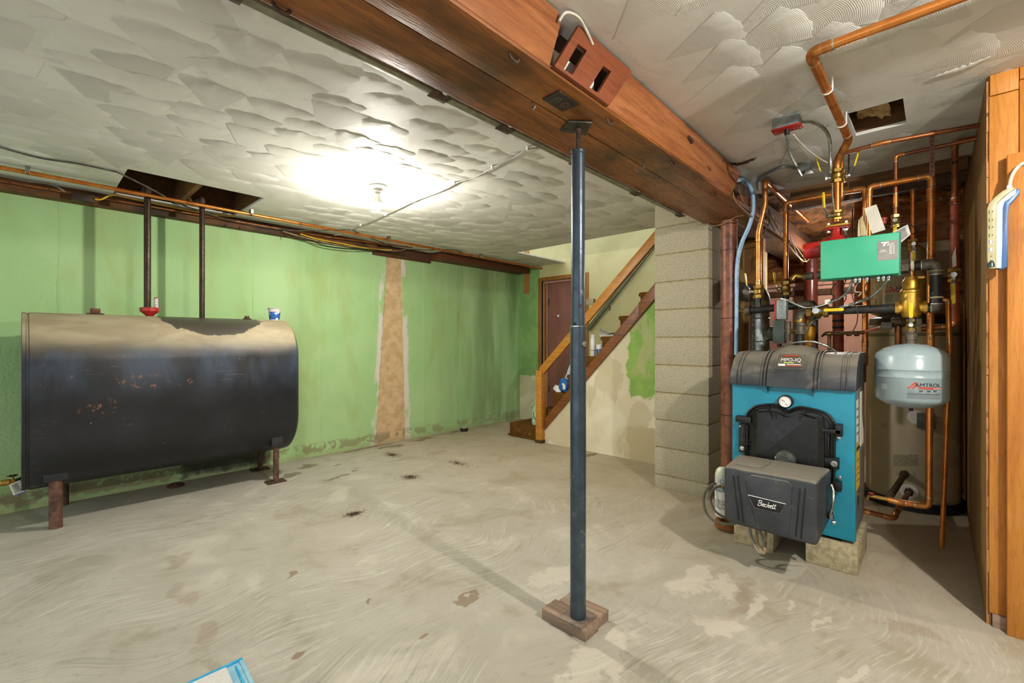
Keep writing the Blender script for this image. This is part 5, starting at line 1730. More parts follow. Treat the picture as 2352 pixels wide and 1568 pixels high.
b.build('coiled_hose', orange_cloth, label='coiled rust-orange hose on the floor left of the boiler', cat='hose')
for i, (dx, mm, lab) in enumerate(((0, MATS['grey_cable_sheath'], 'looped grey hose hanging under the left of the burner'), (14, MATS['dusty_tan_wire'], 'looped tan hose hanging under the left of the burner'))):
    cable('hanging_hose', lab, [W(1722 + dx, 1205, X=2.45), W(1724 + dx, 1225, X=2.43), W(1732 + dx * .6, 1248, X=2.41), W(1744 + dx * .4, 1268, X=2.40), W(1754 + dx * .2, 1266, X=2.40), W(1755 + dx * .2, 1245, X=2.42), W(1745 + dx, 1218, X=2.45)], .0065, mm, cat='hose', n=9)

# ================================================================ HEATING PIPES
XM = 2.95
zpm = lambda y, x, X: W(x, y, X=X).z
yb0 = W(1837, 790, X=XM).y
zm = 1.285
main = pipe('supply_pipe', 'black iron supply pipe leaving the boiler top towards the brass air separator', [(XM, yb0, 1.05), (XM, yb0, zm), (XM, .14, zm)], .0215, iron, bend=.04, fm=iron_grey)
MB().lathe([(.03, -.03), (.031, -.028), (.031, -.02), (.027, -.016), (.027, .016), (.031, .02), (.031, .028), (.03, .03)], (XM, yb0, 1.19), n=22).build('threaded_tee', iron_grey, main)
MB().lathe([(.026, -.008), (.027, 0), (.026, .008)], (XM, yb0, 1.235), n=22).build('brass_band', brass, main)
ball_valve('brass ball valve with yellow lever on the black supply pipe', (XM, W(1878, 713, X=XM).y, zm), (0, -1, 0), .022, (-1, 0, 0), (0, -1, 0), L=.10, hl=.10)
# air separator
ay = W(2093, 700, X=XM).y
sep = thing('air_separator', 'golden brass air separator above the grey expansion tank', 'separator', (XM, ay, zm - .05))
MB().lathe([(.02, -.05), (.032, -.046), (.038, -.03), (.040, .0), (.040, .07), (.043, .074), (.043, .082), (.034, .092), (.034, .128), (.030, .134), (.022, .15), (.016, .152)], (XM, ay, zm), n=30).build('body', brass_new, sep)
MB().box(XM - .008, XM + .008, ay - .05, ay + .0, zm + .138, zm + .15).build('vent_spout', brass_new, sep, bevel=.003)
for s in (-1, 1):
    MB().lathe([(.03, .0), (.024, .03), (.026, .042), (.027, .056), (.024, .06)], (XM, ay, zm), (0, s, 0), 20).build('side_port', brass_new, sep)
    hexnut(MB(), (XM, ay + s * .052, zm), (0, 1, 0), .031, .014).build('hex_end', brass_new, sep)
ball_valve('small valve with yellow handle between air separator and expansion tank', (XM, ay, zm - .085), (0, 0, 1), .012, (-1, 0, 0), (0, 0, 1), L=.06, hl=.085)
# grey expansion tank
EY, ER = .090, .139
ez0, ez1 = W(2090, 943, X=XM - .12).z, W(2094, 789, X=XM - .05).z
ez0 += .0
xt = thing('expansion_tank', 'light grey domed expansion tank hanging beside the boiler', 'tank', (XM, EY, ez0))
zr0, zr1 = W(2094, 815, X=XM - .13).z, W(2094, 925, X=XM - .13).z
zr2, zr3 = W(2094, 850, X=XM - .13).z, W(2094, 868, X=XM - .13).z
EH = lambda z_: z_ - ez0
MB().lathe([(.0, 0), (.05, .004), (.095, .016), (.124, EH(zr1) - .004), (ER, EH(zr1) + .012), (ER, EH(zr3) - .004), (ER + .003, EH(zr3)), (ER, EH(zr3) + .004), (ER, EH(zr2) - .003), (ER + .003, EH(zr2)), (ER, EH(zr2) + .003), (ER, EH(zr0) - .01), (ER - .006, EH(zr0) + .006), (.105, EH(zr0) + .03), (.06, EH(ez1) - .006), (.02, EH(ez1)), (.0, EH(ez1))], (XM, EY, ez0), n=48).build('shell', tank_grey, xt, angle=50)
MB().lathe([(.02, 0), (.021, .02), (.024, .022), (.024, .05), (.018, .055), (.018, .075)], (XM, ay, ez1 - .004), n=18).build('neck', iron_grey, xt)
MB().cyl((XM, EY, ez0 - .014), (XM, EY, ez0 + .004), .008, n=12).build('air_cap', black_rubber, xt)
# printing wraps round the shell, centred towards the room
la = math.atan2(-.45, -1)


def on_tank(x_, y_, off):
    a = math.atan2(-.30, -1.0) + x_ / ER
    return V((XM + (ER + off) * math.cos(a), EY + (ER + off) * math.sin(a), y_))


zl = W(2120, 884, X=XM - .12).z
lab = text_mesh('lettering', 'AMTROL', .024, ink, lambda x_, y_, w: on_tank(x_ + .026, zl - .008 + y_, .0008 + w), xt, depth=.0004, xs=1.05)


def tank_patch(x0, x1, z0, z1, m, name, off=.0008):
    b = MB(); n = 8
    b.grid(lambda u, v: on_tank(x0 + (x1 - x0) * u, z0 + (z1 - z0) * v, off), n, 2)
    return b.build(name, m, xt)


tank_patch(-.010, .079, zl - .018, zl - .010, red_print, 'red_bar')
text_mesh('lettering', 'EXTROL', .0085, white_print, lambda x_, y_, w: on_tank(x_ + .062, zl - .0172 + y_, .0012 + w), xt, depth=.0003)
for q in (((-.052, -.018), (-.022, .014), (-.015, .010), (-.042, -.018)), ((-.036, -.018), (-.016, .003), (-.006, -.008), (-.022, -.009), (-.026, -.018)), ):
    b = MB(); b.add([on_tank(a, zl + c, .0009) for a, c in q], [tuple(range(len(q)))]); b.build('logo_mark', red_print, xt, flip=False)
for x0, x1, z0 in ((-.05, -.026, -.028), (-.048, -.02, -.036), (-.015, .0, -.036), (.015, .04, -.037), (.05, .075, -.037), (.01, .07, -.022)):
    tank_patch(x0, x1, zl + z0, zl + z0 + .002, ink_grey, 'print_line')
for k in range(6):
    tank_patch(-.05, .076 - .006 * (k % 2), zl - .043 - k * .0042, zl - .0408 - k * .0042, ink_grey if k else ink, 'print_line')
for x0 in (-.008, .02, .045):
    tank_patch(x0, x0 + .013, zl - .031, zl - .024, mat('dark_stamp', '#4a5052', rough=.7), 'stamp_mark')
tank_patch(-.16, -.128, zl - .03, zl - .002, mat('pale_sticker', '#a9b2b2', rough=.6), 'sticker')
# black riser right of the separator and back to the pump line
ye = W(2150, 605, X=XM).y
zu = W(2150, 606, X=XM).z
pipe('riser_pipe', 'black iron riser with large elbows right of the brass air separator', [(XM, ay - .055, zm - .004), (XM, ye, zm - .004), (XM, ye, zu), (XM, W(2085, 606, X=XM).y, zu)], .0235, iron, bend=.05, fm=iron_grey)
for zz in (W(2150, 683, X=XM).z, W(2150, 622, X=XM).z):
    MB().lathe([(.025, -.004), (.027, 0), (.025, .004)], (XM, ye, zz), n=20).build('sealant_band', mat('pipe_dope', '#c9bd92', rough=.8), bpy.data.objects['riser_pipe'])
b = MB(); hexnut(b, (XM, W(2078, 607, X=XM).y, zu), (0, 1, 0), .034, .03)
b.build('bushing', iron_grey, bpy.data.objects['riser_pipe'])
MB().lathe([(.025, -.006), (.026, 0), (.025, .006)], (XM, W(2096, 606, X=XM).y, zu), (0, 1, 0), 18).build('sealant_band', MATS['pipe_dope'], bpy.data.objects['riser_pipe'])
pipe('header_pipe', 'dark iron header pipe running behind the green control box', [(XM, W(2085, 606, X=XM).y, zu - .002), (XM, .475, W(1866, 633, X=XM).z)], .022, iron_grey)
dv = thing('drain_valve', 'angled brass drain valve at the left of the green control box', 'valve', W(1825, 640, X=2.95))
MB().cyl(W(1868, 633, X=2.95), W(1845, 636, X=2.95), .022, .018, n=16).build('bushing', iron_grey, dv)
MB().cyl(W(1848, 635, X=2.95), W(1828, 634, X=2.94), .012, n=14).build('body', brass, dv)
MB().tube(fillet([W(1836, 634, X=2.945), W(1826, 633, X=2.94), W(1818, 643, X=2.93)], .02), [.011, .012, .012, .013, .013, .013, .013, .015], 12).build('spout', brass, dv)

# left return header with risers
XR = 3.30
zr = 1.335
hdr = pipe('return_header', 'black iron return header with hose bib behind the boiler', [(XR, .925, 1.325), (XR, .55, 1.352), (XR, .55, 1.0)], .024, iron, bend=.045, fm=iron_grey)
MB().cyl((XR, .94, 1.323), (XR, .905, 1.326), .031, n=18).build('end_bushing', iron_grey, hdr)
bb = thing('hose_bib', 'brass hose bib with red handle at the left end of the black header', 'valve', W(1685, 713, X=XR))
MB().cyl((XR, .94, 1.324), W(1690, 713, X=XR), .013, n=14).build('body', brass, bb)
MB().tube(fillet([W(1700, 713, X=XR), W(1683, 712, X=XR), W(1668, 720, X=XR)], .02), .013, 12).build('spout', brass, bb)
MB().cyl(W(1683, 712, X=XR), W(1682, 702, X=XR), .006, n=8).build('stem', brass, bb)
MB().lathe([(.0, 0), (.022, 0), (.024, .004), (.022, .008), (.0, .008)], W(1681, 702, X=XR), (0, 0, 1), 8).build('handle', red_paint, bb)
for nm, a, cz_, lab in (('A', 1742, 706, 'left'), ('B', 1805, 700, 'right')):
    q = W(a, 690, X=3.2 if nm == 'A' else 3.3)
    MB().cyl((q.x, q.y, 1.34), (q.x, q.y, W(a, 681, X=q.x).z + .005), .019, n=18).build('riser_nipple', iron, hdr)
qa = W(1742, 600, X=3.2)
rA = pipe('copper_riser', 'bright copper riser with offset bend left of the green control box', [(3.2, qa.y, W(1742, 662, X=3.2).z), (3.2, qa.y, W(1737, 535, X=3.2).z), (3.2, W(1757, 460, X=3.2).y, W(1757, 470, X=3.2).z), (3.2, W(1757, 410, X=3.2).y, 2.135), (4.5, W(1757, 410, X=3.2).y, 2.135)], .0160, copper, bend=.03)
coupling(rA, (3.2, qa.y, W(1742, 648, X=3.2).z), (0, 0, 1), .016, .02, brass)
ball_valve('brass ball valve with yellow lever under the offset copper riser', (3.2, qa.y, W(1742, 670, X=3.2).z), (0, 0, 1), .019, (0, 1, .15), (0, .12, 1), L=.085, hl=.095)
qb = W(1805, 600, X=3.3)
qd = W(1987, 440, X=3.3)
zB = 2.0
rB = pipe('copper_loop', 'bright copper loop rising left of the green box and returning down behind it', [(3.3, qb.y, W(1805, 640, X=3.3).z), (3.3, qb.y, zB), (3.3, qd.y, zB), (3.3, qd.y, .98)], .0145, copper, bend=.03)
coupling(rB, (3.3, .42, zB), (0, 1, 0), .0145, .05)
coupling(rB, (3.3, qd.y, W(1978, 790, X=3.3).z), (0, 0, 1), .0145, .04)
ball_valve('brass ball valve with yellow lever under the copper loop riser', (3.3, qb.y, W(1805, 662, X=3.3).z), (0, 0, 1), .0185, (.3, 1, .0), (0, .1, 1), L=.09, hl=.09)
# ceiling supply with pump
sup = pipe('ceiling_supply', 'large bright copper pipe turning under the ceiling and dropping to the red pump', [(1.84, -1.6, 2.125), (1.868, .322, 2.125), (2.80, .318, 2.125), (2.90, .379, 2.06), (2.90, .379, 1.745)], .0165, copper, bend=.045)
for px_, py_ in ((1893, 208), (1932, 283)):
    p = W(px_, py_, z=2.125)
    s_ = MB()
    s_.tube([(p.x, .319 - .0185 * math.cos(a), 2.125 + .0185 * math.sin(a)) for a in [math.pi + math.pi * k / 10 for k in range(11)]], .003, 7)
    s_.box(p.x - .003, p.x + .003, .298, .303, 2.125, H); s_.box(p.x - .003, p.x + .003, .335, .34, 2.125, H - .01)
    s_.build('pipe_hook', white_paint, sup)
ball_valve('ball valve on the large copper drop with raised yellow lever on its left', (2.90, .379, W(1922, 405, X=2.9).z), (0, 0, 1), .018, (0, 1, 0), (0, .25, 1), L=.07, hl=.11)
ball_valve('ball valve directly above the red pump with yellow lever on its left', (2.90, .379, W(1922, 495, X=2.9).z), (0, 0, 1), .018, (-.6, .8, 0), (0, .05, 1), L=.05, hl=.10)
br = pipe('branch_pipe', 'smaller copper branch running under the ceiling from the large drop to the partition', [(2.915, .37, 2.10), (2.89, .20, 2.10), (2.95, -.143, 2.10)], .0105, copper_old, bend=.02)
ds = pipe('small_drop', 'thin copper drop beside the large copper drop above the pump', [(2.94, .365, 2.095), (2.94, .365, W(1935, 455, X=2.94).z), (3.0, .40, W(1930, 470, X=2.98).z)], .0095, copper)
ball_valve('ball valve on the thin copper drop with raised yellow lever on its right', (2.94, .365, W(1937, 405, X=2.94).z), (0, 0, 1), .013, (0, -1, 0), (0, -.25, 1), L=.06, hl=.10)
MB().cyl(W(1950, 352, X=3.0), W(1948, 432, X=3.0), .003, n=6).build('hanger_rod', rust, label='thin rusty hanger rod beside the copper drops', cat='rod')
# circulator pump
pc = V((2.90, .379, 1.65))
pz = W(1915, 520, X=2.9).z
pump = thing('circulator_pump', 'red circulator pump with brass flange above the green box', 'pump', (2.90, .40, pz - .18))
b = MB()
for yy_ in (-.038, .038):
    b.cyl((2.90, .379 + yy_, pz - .004), (2.90, .379 + yy_, pz + .008), .017, n=16)
b.box(2.875, 2.925, .341, .417, pz - .004, pz + .008).build('upper_flange', brass_new, pump, bevel=.004)
b = MB()
for yy_ in (-.038, .038):
    b.cyl((2.90, .379 + yy_, pz - .018), (2.90, .379 + yy_, pz - .005), .017, n=16)
b.box(2.875, 2.925, .341, .417, pz - .018, pz - .005).build('lower_flange', red_paint, pump, bevel=.004)
for yy_ in (-.038, .038):
    b = MB(); b.cyl((2.90, .379 + yy_, pz - .03), (2.90, .379 + yy_, pz + .02), .005, n=8); hexnut(b, (2.90, .379 + yy_, pz - .026), (0, 0, 1), .010, .010); hexnut(b, (2.90, .379 + yy_, pz + .014), (0, 0, 1), .010, .010)
    b.build('flange_bolt', chrome, pump)
MB().lathe([(.022, -.018), (.024, -.05), (.036, -.065), (.05, -.09), (.052, -.13), (.04, -.155), (.026, -.17), (.026, -.2)], (2.90, .379, pz), n=26).build('volute', red_paint, pump)
MB().lathe([(.047, .0), (.047, .03), (.051, .032), (.051, .042), (.045, .046), (.043, .12), (.036, .132), (.0, .136)], (2.92, .40, pz - .105), (-.1, 1, -.06), 28).build('motor', red_paint, pump)
MB().lathe([(.044, .055), (.0465, .056), (.0465, .061), (.044, .062)], (2.92, .40, pz - .105), (-.1, 1, -.06), 28).build('motor_band', red_dull, pump)
armored('pump_conduit', 'spiral metal conduit beside the red pump', [W(1936, 518, X=2.88), W(1940, 530, X=2.86), W(1946, 548, X=2.9)], .006)

# green zone control box
GX = 2.79
gl, gr = W(1884, 600, X=GX).y, W(2066, 600, X=GX).y
gz0, gz1 = W(1975, 635, X=GX).z, W(1975, 543, X=GX).z
gbx = thing('control_box', 'green zone control box mounted among the copper pipes', 'control box', (GX + .03, (gl + gr) / 2, gz0))
MB().box(GX, GX + .035, gr, gl, gz0, gz1).build('cover', green_box, gbx, bevel=.006, seg=3)
MB().box(GX + .036, GX + .055, gr - .003, gl + .003, gz0 - .006, gz1 + .004).build('base', green_box_d, gbx, bevel=.003)
pl_ = [W(a, c, X=GX) for a, c in ((2015, 555), (2063, 550), (2063, 594), (2016, 599))]
lb = MB().prism([(q.y, q.z) for q in pl_], face, GX - .0012, GX + .001).build('label_plate', label_grey, gbx)
py1, py0_ = pl_[0].y, pl_[1].y
pzt = (pl_[0].z + pl_[1].z) / 2
pzb = (pl_[2].z + pl_[3].z) / 2
wpl = py1 - py0_
tpos = lambda fx_, fz_: (py1 - wpl * fx_, pzt - (pzt - pzb) * fz_)
q = tpos(.46, .24)
text_mesh('lettering', 'aco', .017, white_print, lambda x_, y_, w: V((GX - .0014 - w, q[0] - x_, q[1] + y_)), lb, depth=.0003, shear=.3, align='LEFT')
b = MB()
def tl_(fx_, fz_): 
    a = tpos(fx_, fz_); return V((GX - .0018, a[0], a[1]))
b.add([tl_(.18, .05), tl_(.58, .05), tl_(.55, .11), tl_(.45, .11), tl_(.37, .26), tl_(.25, .26), tl_(.33, .11), tl_(.20, .11)], [tuple(range(8))])
b.build('logo_mark', white_print, lb, flip=False)
for k in range(6):
    a, c = tpos(.58, .30 + k * .075), tpos(.72, .30 + k * .075)
    MB().box(GX - .0017, GX - .001, c[0], a[0], a[1] - .0012, a[1] + .0012).build('print_line', white_print, lb)
    a = tpos(.80, .30 + k * .075)
    MB().box(GX - .0017, GX - .001, a[0] - .002, a[0] + .002, a[1] - .002, a[1] + .002).build('indicator', white_print, lb)
for k, (f0, f1) in enumerate(((.16, .40), (.10, .45))):
    a, c = tpos(f0, .47 + k * .08), tpos(f1, .47 + k * .08)
    MB().box(GX - .0017, GX - .001, c[0], a[0], a[1] - .001, a[1] + .001).build('print_line', white_print, lb)
for k, px_ in enumerate((1965, 1975, 1992, 2018, 2030, 2042)):
    q = W(px_, 640, X=GX + .03)
    MB().lathe([(.009, 0), (.009, -.012), (.006, -.014), (.006, -.022)], (GX + .028, q.y, gz0 - .004), n=12).build('cable_clamp', steel, gbx)
# conduits under the control box
armored('control_conduit', 'long spiral conduit sloping from the green box down to the black pipe', [W(2040, 640, X=2.82), W(2032, 652, X=2.83), W(2005, 678, X=2.87), W(1975, 692, X=2.92), W(1945, 702, X=2.92), W(1925, 708, X=2.93)], .0072)
armored('control_conduit', 'spiral conduit curling from the green box middle towards the junction box', [W(1962, 640, X=2.82), W(1955, 650, X=2.83), W(1948, 668, X=2.85), W(1930, 684, X=2.87), W(1905, 695, X=2.9), W(1880, 703, X=2.9), W(1850, 706, X=2.89), W(1825, 697, X=2.89), W(1805, 688, X=2.89), W(1793, 686, X=2.89)], .0072)
armored('control_conduit', 'dark spiral conduit curving below the brass ball valve', [W(1885, 728, X=2.98), W(1868, 737, X=2.98), W(1856, 752, X=2.96), W(1849, 766, X=2.95)], .0068)
armored('control_conduit', 'pale spiral conduit running over the boiler top cover', [W(1797, 795, X=2.85), W(1815, 789, X=2.87), W(1840, 785, X=2.88), W(1870, 785, X=2.88), W(1900, 795, X=2.87), W(1922, 808, X=2.88)], .006)
# loose control wires below the box
for k, (a, c, mm, lab) in enumerate((((1935, 645), (1908, 690), black_wire, 'black control wire curling below the left of the green box'), ((1945, 642), (1915, 712), black_wire, 'second black control wire hanging below the green box'), ((1985, 642), (1972, 680), white_cable, 'white control wire below the middle of the green box'), ((1958, 648), (1952, 770), mat('dark_brown_wire', '#3a2a20', rough=.7), 'dark brown wire bundle hanging to the middle copper pipe'), ((1998, 642), (2010, 700), MATS['dark_brown_wire'], 'dark brown wire tangle beside the beige tank'))):
    p0, p1 = W(a[0], 637, X=2.825), W(c[0], c[1], X=2.90)
    mdl = (p0 + p1) / 2 + V((0, .025 * (-1) ** k, -.02))
    cable('control_wire', lab, [p0, p0.lerp(mdl, .5) + V((0, .012, 0)), mdl, mdl.lerp(p1, .6) + V((0, -.015, .008)), p1], .0025, mm, cat='wire')
q = W(1901, 693, X=2.9)
MB().box(q.x - .004, q.x, q.y - .012, q.y + .012, q.z - .012, q.z + .012).build('wire_tag', white_paint, label='small white tag clipped to the spiral conduit below the green box', cat='tag', bevel=.001)

# relay boxes
jb = [W(1779, 690, X=2.88), W(1806, 733, X=2.88)]
jx = thing('relay_box', 'grey steel switch box with red cover edge above the black relay', 'box', (2.90, (jb[0].y + jb[1].y) / 2, jb[1].z))
MB().box(2.875, 2.93, jb[1].y, jb[0].y - .008, jb[1].z, jb[0].z).build('box', steel_box, jx, bevel=.004)
MB().box(2.872, 2.932, jb[0].y - .0075, jb[0].y, jb[1].z - .002, jb[0].z + .002).build('red_cover', red_paint, jx, bevel=.001)
for k in range(3):
    zz = jb[1].z + (jb[0].z - jb[1].z) * (.2 + .3 * k)
    MB().tube([(2.8745, (jb[0].y + jb[1].y) / 2 - .004 + .012 * math.cos(a), zz + .012 * math.sin(a)) for a in [2 * math.pi * i / 20 for i in range(21)]], .0009, 6).build('knockout', steel, jx)
kb = [W(1775, 734, X=2.87), W(1801, 788, X=2.87)]
rx_ = thing('aquastat', 'dark green-black relay box plugged into the boiler tapping', 'relay', (2.9, (kb[0].y + kb[1].y) / 2, kb[1].z))
MB().box(2.868, 2.925, kb[1].y, kb[0].y, kb[1].z, kb[0].z - .003).build('case', mat('green_black_case', '#2f3a33', '#38443c', rough=.45), rx_, bevel=.003)
MB().box(2.885, 2.935, kb[1].y - .022, kb[1].y - .0005, kb[1].z + .012, kb[0].z - .01).build('back_casting', iron_grey, rx_, bevel=.004)
MB().cyl((2.91, kb[1].y - .02, W(1810, 760, X=2.91).z), (XM, yb0 + .02, W(1825, 760, X=2.95).z), .013, n=12).build('tapping', brass, rx_)
MB().cyl(W(1798, 759, X=2.866), W(1803, 759, X=2.864), .004, n=8).build('screw', chrome, rx_)
MB().lathe([(.012, 0), (.012, -.014), (.006, -.02)], W(1790, 789, X=2.9), n=12).build('knob', black_rubber, rx_)
bv2 = thing('relief_valve', 'brass relief valve body standing behind the boiler nipple', 'valve', W(1859, 800, X=3.05))
q = W(1859, 770, X=3.05)
MB().lathe([(.02, -.06), (.022, -.05), (.024, -.02), (.028, -.01), (.03, .01), (.03, .05), (.022, .06)], q, n=20).build('body', mat('warm_brass', '#c08a2e', '#9a6a1e', rough=.4, metal=.8), bv2)
MB().lathe([(.012, 0), (.014, .03), (.008, .034)], q + V((0, 0, .055)), n=14).build('bonnet', brass, bv2)
# galvanised flue
flue = thing('flue_pipe', 'shiny galvanised flue pipe with side tee behind the boiler', 'flue', (3.52, .91, .95))
MB().cyl((3.52, .908, .95), (3.52, .908, 1.40), .066, n=32).build('stack', steel, flue)
MB().tube(fillet([(3.52, .908, 1.33), (3.53, .908, 1.45), (3.62, 1.172, 1.52)], .09, 8), .067, 24).build('elbow', mat('dull_flue_steel', '#6f675c', '#585148', rough=.5, metal=.7, scale=14), flue)
MB().tube([(3.52, .87, W(1760, 766, X=3.5).z), (3.45, .77, W(1775, 766, X=3.5).z)], .052, 24).build('tee_branch', steel, flue)
for zz in (1.12, 1.28):
    MB().lathe([(.066, -.004), (.0685, 0), (.066, .004)], (3.52, .908, zz), n=32).build('seam_bead', steel, flue)

# right-hand pipes
XC = 3.10
q6a, q6b = W(1996, 460, X=XC), W(2140, 405, X=XC)
z6 = 1.95
r6 = pipe('copper_bridge', 'bright copper pipe bridging right and dropping behind the expansion tank to the heater', [(XC, q6a.y, 1.62), (XC, q6a.y, z6), (XC, q6b.y, z6), (XC, W(2133, 800, X=XC).y, .29), (XC + .02, W(2068, 1152, X=3.12).y, W(2068, 1154, X=3.12).z), (XC + .02, W(2040, 1147, X=3.12).y, W(2040, 1147, X=3.12).z)], .0145, copper, bend=.03)
for yy_ in (447, 785):
    coupling(r6, (XC, W(2138, yy_, X=XC).y, W(2138, yy_, X=XC).z), (0, 0, 1), .0145, .06)
hg = MB()
p0 = W(2141, 405, X=XC)
hg.box(XC - .016, XC - .0145, p0.y - .010, p0.y + .010, z6 - .01, H)
stp = hg.build('strap_hanger', mat('rusty_strap', '#8a5a4a', '#6e4538', rough=.6, metal=.3, scale=40), label='perforated rusty hanger strap holding the copper bridge pipe', cat='strap')
hh_ = MB()
for k in range(10):
    zz = z6 + .02 + k * .021
    hh_.cyl((XC - .0168, p0.y, zz), (XC - .016, p0.y, zz), .0035, n=8)
hh_.build('strap_hole', black_wire, stp)
p7 = W(2057, 400, X=3.14)
d7 = pipe('thin_drop', 'thin copper drop with elbow under the ceiling above the green box right end', [(3.14, -.143, 2.10), (3.14, p7.y, 2.10), (3.14, p7.y, W(2057, 520, X=3.14).z - .2)], .0098, copper_old, bend=.02)
coupling(d7, (3.14, p7.y, W(2057, 460, X=3.14).z), (0, 0, 1), .0098, .07, copper)
ball_valve('ball valve on the thin drop behind the green box top', (3.14, p7.y, W(2056, 508, X=3.14).z), (0, 0, 1), .013, (-1, 0, 0), (0, 0, -1), L=.07, hl=.07)
MB().lathe([(.008, 0), (.012, .004), (.012, .02), (.015, .022), (.015, .034), (.008, .036)], W(2030, 515, X=3.12), (0, 0, 1), 14).build('bleeder_cap', red_dull, label='small red-banded air bleeder left of the thin copper drop', cat='bleeder')
p8 = W(2097, 500, X=3.2)
d8 = pipe('thin_drop', 'thin copper pipe between the thin drop and the copper bridge', [(3.2, p8.y, W(2097, 435, X=3.2).z), (3.2, p8.y, 1.20)], .0095, copper)
MB().lathe([(.011, 0), (.013, .003), (.013, .018), (.006, .024)], (3.2, p8.y, W(2097, 445, X=3.2).z), n=12).build('cap_fitting', copper_old, d8)
MB().cyl((3.2, p8.y, W(2080, 462, X=3.2).z), (3.15, p7.y, W(2060, 464, X=3.2).z), .005, n=8).build('cross_link', copper_old, d8)
ball_valve('ball valve on the thin pipe right of the green box with hanging yellow lever', (3.2, p8.y, W(2097, 562, X=3.2).z), (0, 0, 1), .0125, (-1, -.1, 0), (0, 0, -1), L=.06, hl=.10)
p9 = W(2193, 500, X=3.25)
d9 = pipe('water_pipe', 'tall copper water pipe beside the plywood partition', [(3.25, -.143, W(2205, 325, X=3.25).z), (3.25, p9.y - .0, W(2195, 326, X=3.25).z), (3.25, p9.y, 1.20), (3.25, .06, 1.185)], .0135, copper_old, bend=.028)
MB().cyl((3.25, p9.y, W(2193, 470, X=3.25).z), (3.25, p9.y, W(2193, 738, X=3.25).z), .0175, n=18).build('sleeve', terracotta, d9)
coupling(d9, (3.25, p9.y, W(2193, 462, X=3.25).z), (0, 0, 1), .0165, .03, copper_old)
ball_valve('ball valve with yellow lever on the tall water pipe beside the plywood', (3.25, p9.y, W(2195, 632, X=3.25).z), (0, 0, 1), .017, (-1, .1, 0), (0, 0, -1), L=.07, hl=.12)
tg2 = [W(a, c, X=3.21) for a, c in ((2186, 590), (2195, 566), (2197, 610), (2188, 614))]
MB().add(tg2 + [p + V((.002, 0, 0)) for p in tg2], [(0, 1, 2, 3), (7, 6, 5, 4), (0, 4, 5, 1), (1, 5, 6, 2), (2, 6, 7, 3), (3, 7, 4, 0)]).build('paper_tag', paper, label='small white tag on the tall water pipe', cat='tag')
d10 = pipe('discharge_pipe', 'long thin copper discharge pipe ending just above the floor', [W(2165, 688, X=3.14), W(2178, 690, X=3.14), W(2181, 800, X=3.15), W(2163, 1258, z=.05)], .0108, copper, bend=.018)
# tempering valve and red tubing behind the separator
q = W(2063, 740, X=3.2)
tv = thing('mixing_valve', 'tarnished brass mixing valve with grey knob behind the air separator', 'valve', q)
MB().lathe([(.02, -.03), (.026, -.02), (.026, .02), (.02, .03)], q, (0, 1, 0), 16).build('body', mat('tarnished_brass', '#5e4f34', '#4a3e2a', rough=.55, metal=.6, scale=40, bump=.3), tv)
MB().cyl(q, q + V((0, 0, -.18)), .015, n=14).build('outlet', copper_old, tv)
kq = W(2037, 748, X=3.18)
MB().box(kq.x - .02, kq.x + .02, kq.y - .024, kq.y + .024, kq.z - .018, kq.z + .018).build('knob', mat('grey_green_plastic', '#7c7a66', '#6f6d5a', rough=.5), tv, bevel=.006)
MB().tube([W(2024, 752, X=3.18), W(2000, 758, X=3.2), W(1985, 762, X=3.22)], .007, 8).build('red_tube', mat('pinkish_red_tube', '#b05a4c', rough=.35), tv)
MB().box(3.15, 3.18, W(2118, 735, X=3.16).y, W(2105, 735, X=3.16).y, W(2110, 747, X=3.16).z, W(2110, 731, X=3.16).z).build('spare_knob', MATS['grey_green_plastic'], tv, bevel=.003)
fq = W(1935, 768, X=3.22)
fd = pipe('fill_line', 'tarnished brass fill line with drain nozzle right of the boiler nipple', [W(1895, 766, X=3.22), W(1985, 763, X=3.22)], .011, mat('brown_brass', '#6b4a26', '#503619', rough=.5, metal=.6), fit=False)
for px_ in (1905, 1925, 1950, 1968):
    coupling(fd, W(px_, 766, X=3.22), (0, 1, 0), .0125, .022, brass if px_ == 1905 else MATS['brown_brass'], False)
MB().cyl(W(1905, 766, X=3.22), W(1905, 815, X=3.22), .010, n=12).build('drop', MATS['brown_brass'], fd)
MB().tube([W(1895, 766, X=3.22), W(1887, 773, X=3.21)], [.009, .005], 8).build('nozzle', iron, fd)
MB().cyl((4.0, W(1925, 700, X=4.0).y, .0), (4.0, W(1925, 700, X=4.0).y, W(1925, 640, X=4.0).z + .1), .034, n=24).build('waste_pipe', terracotta, label='red-brown vertical waste pipe in front of the pink wall', cat='pipe')
for yy_ in (737, 752):
    MB().lathe([(.0345, -.008), (.036, 0), (.0345, .008)], (4.0, W(1925, 700, X=4.0).y, W(1925, yy_, X=4.0).z), n=24).build('black_band', black_wire, bpy.data.objects['waste_pipe'])
# dark-red column under the far end of the beam
MB().cyl((5.45, W(1862, 650, X=5.45).y, 0), (5.45, W(1862, 650, X=5.45).y, 1.977), .062, n=28).build('far_column', red_post, label='dark red round column under the far end of the beam', cat='column')

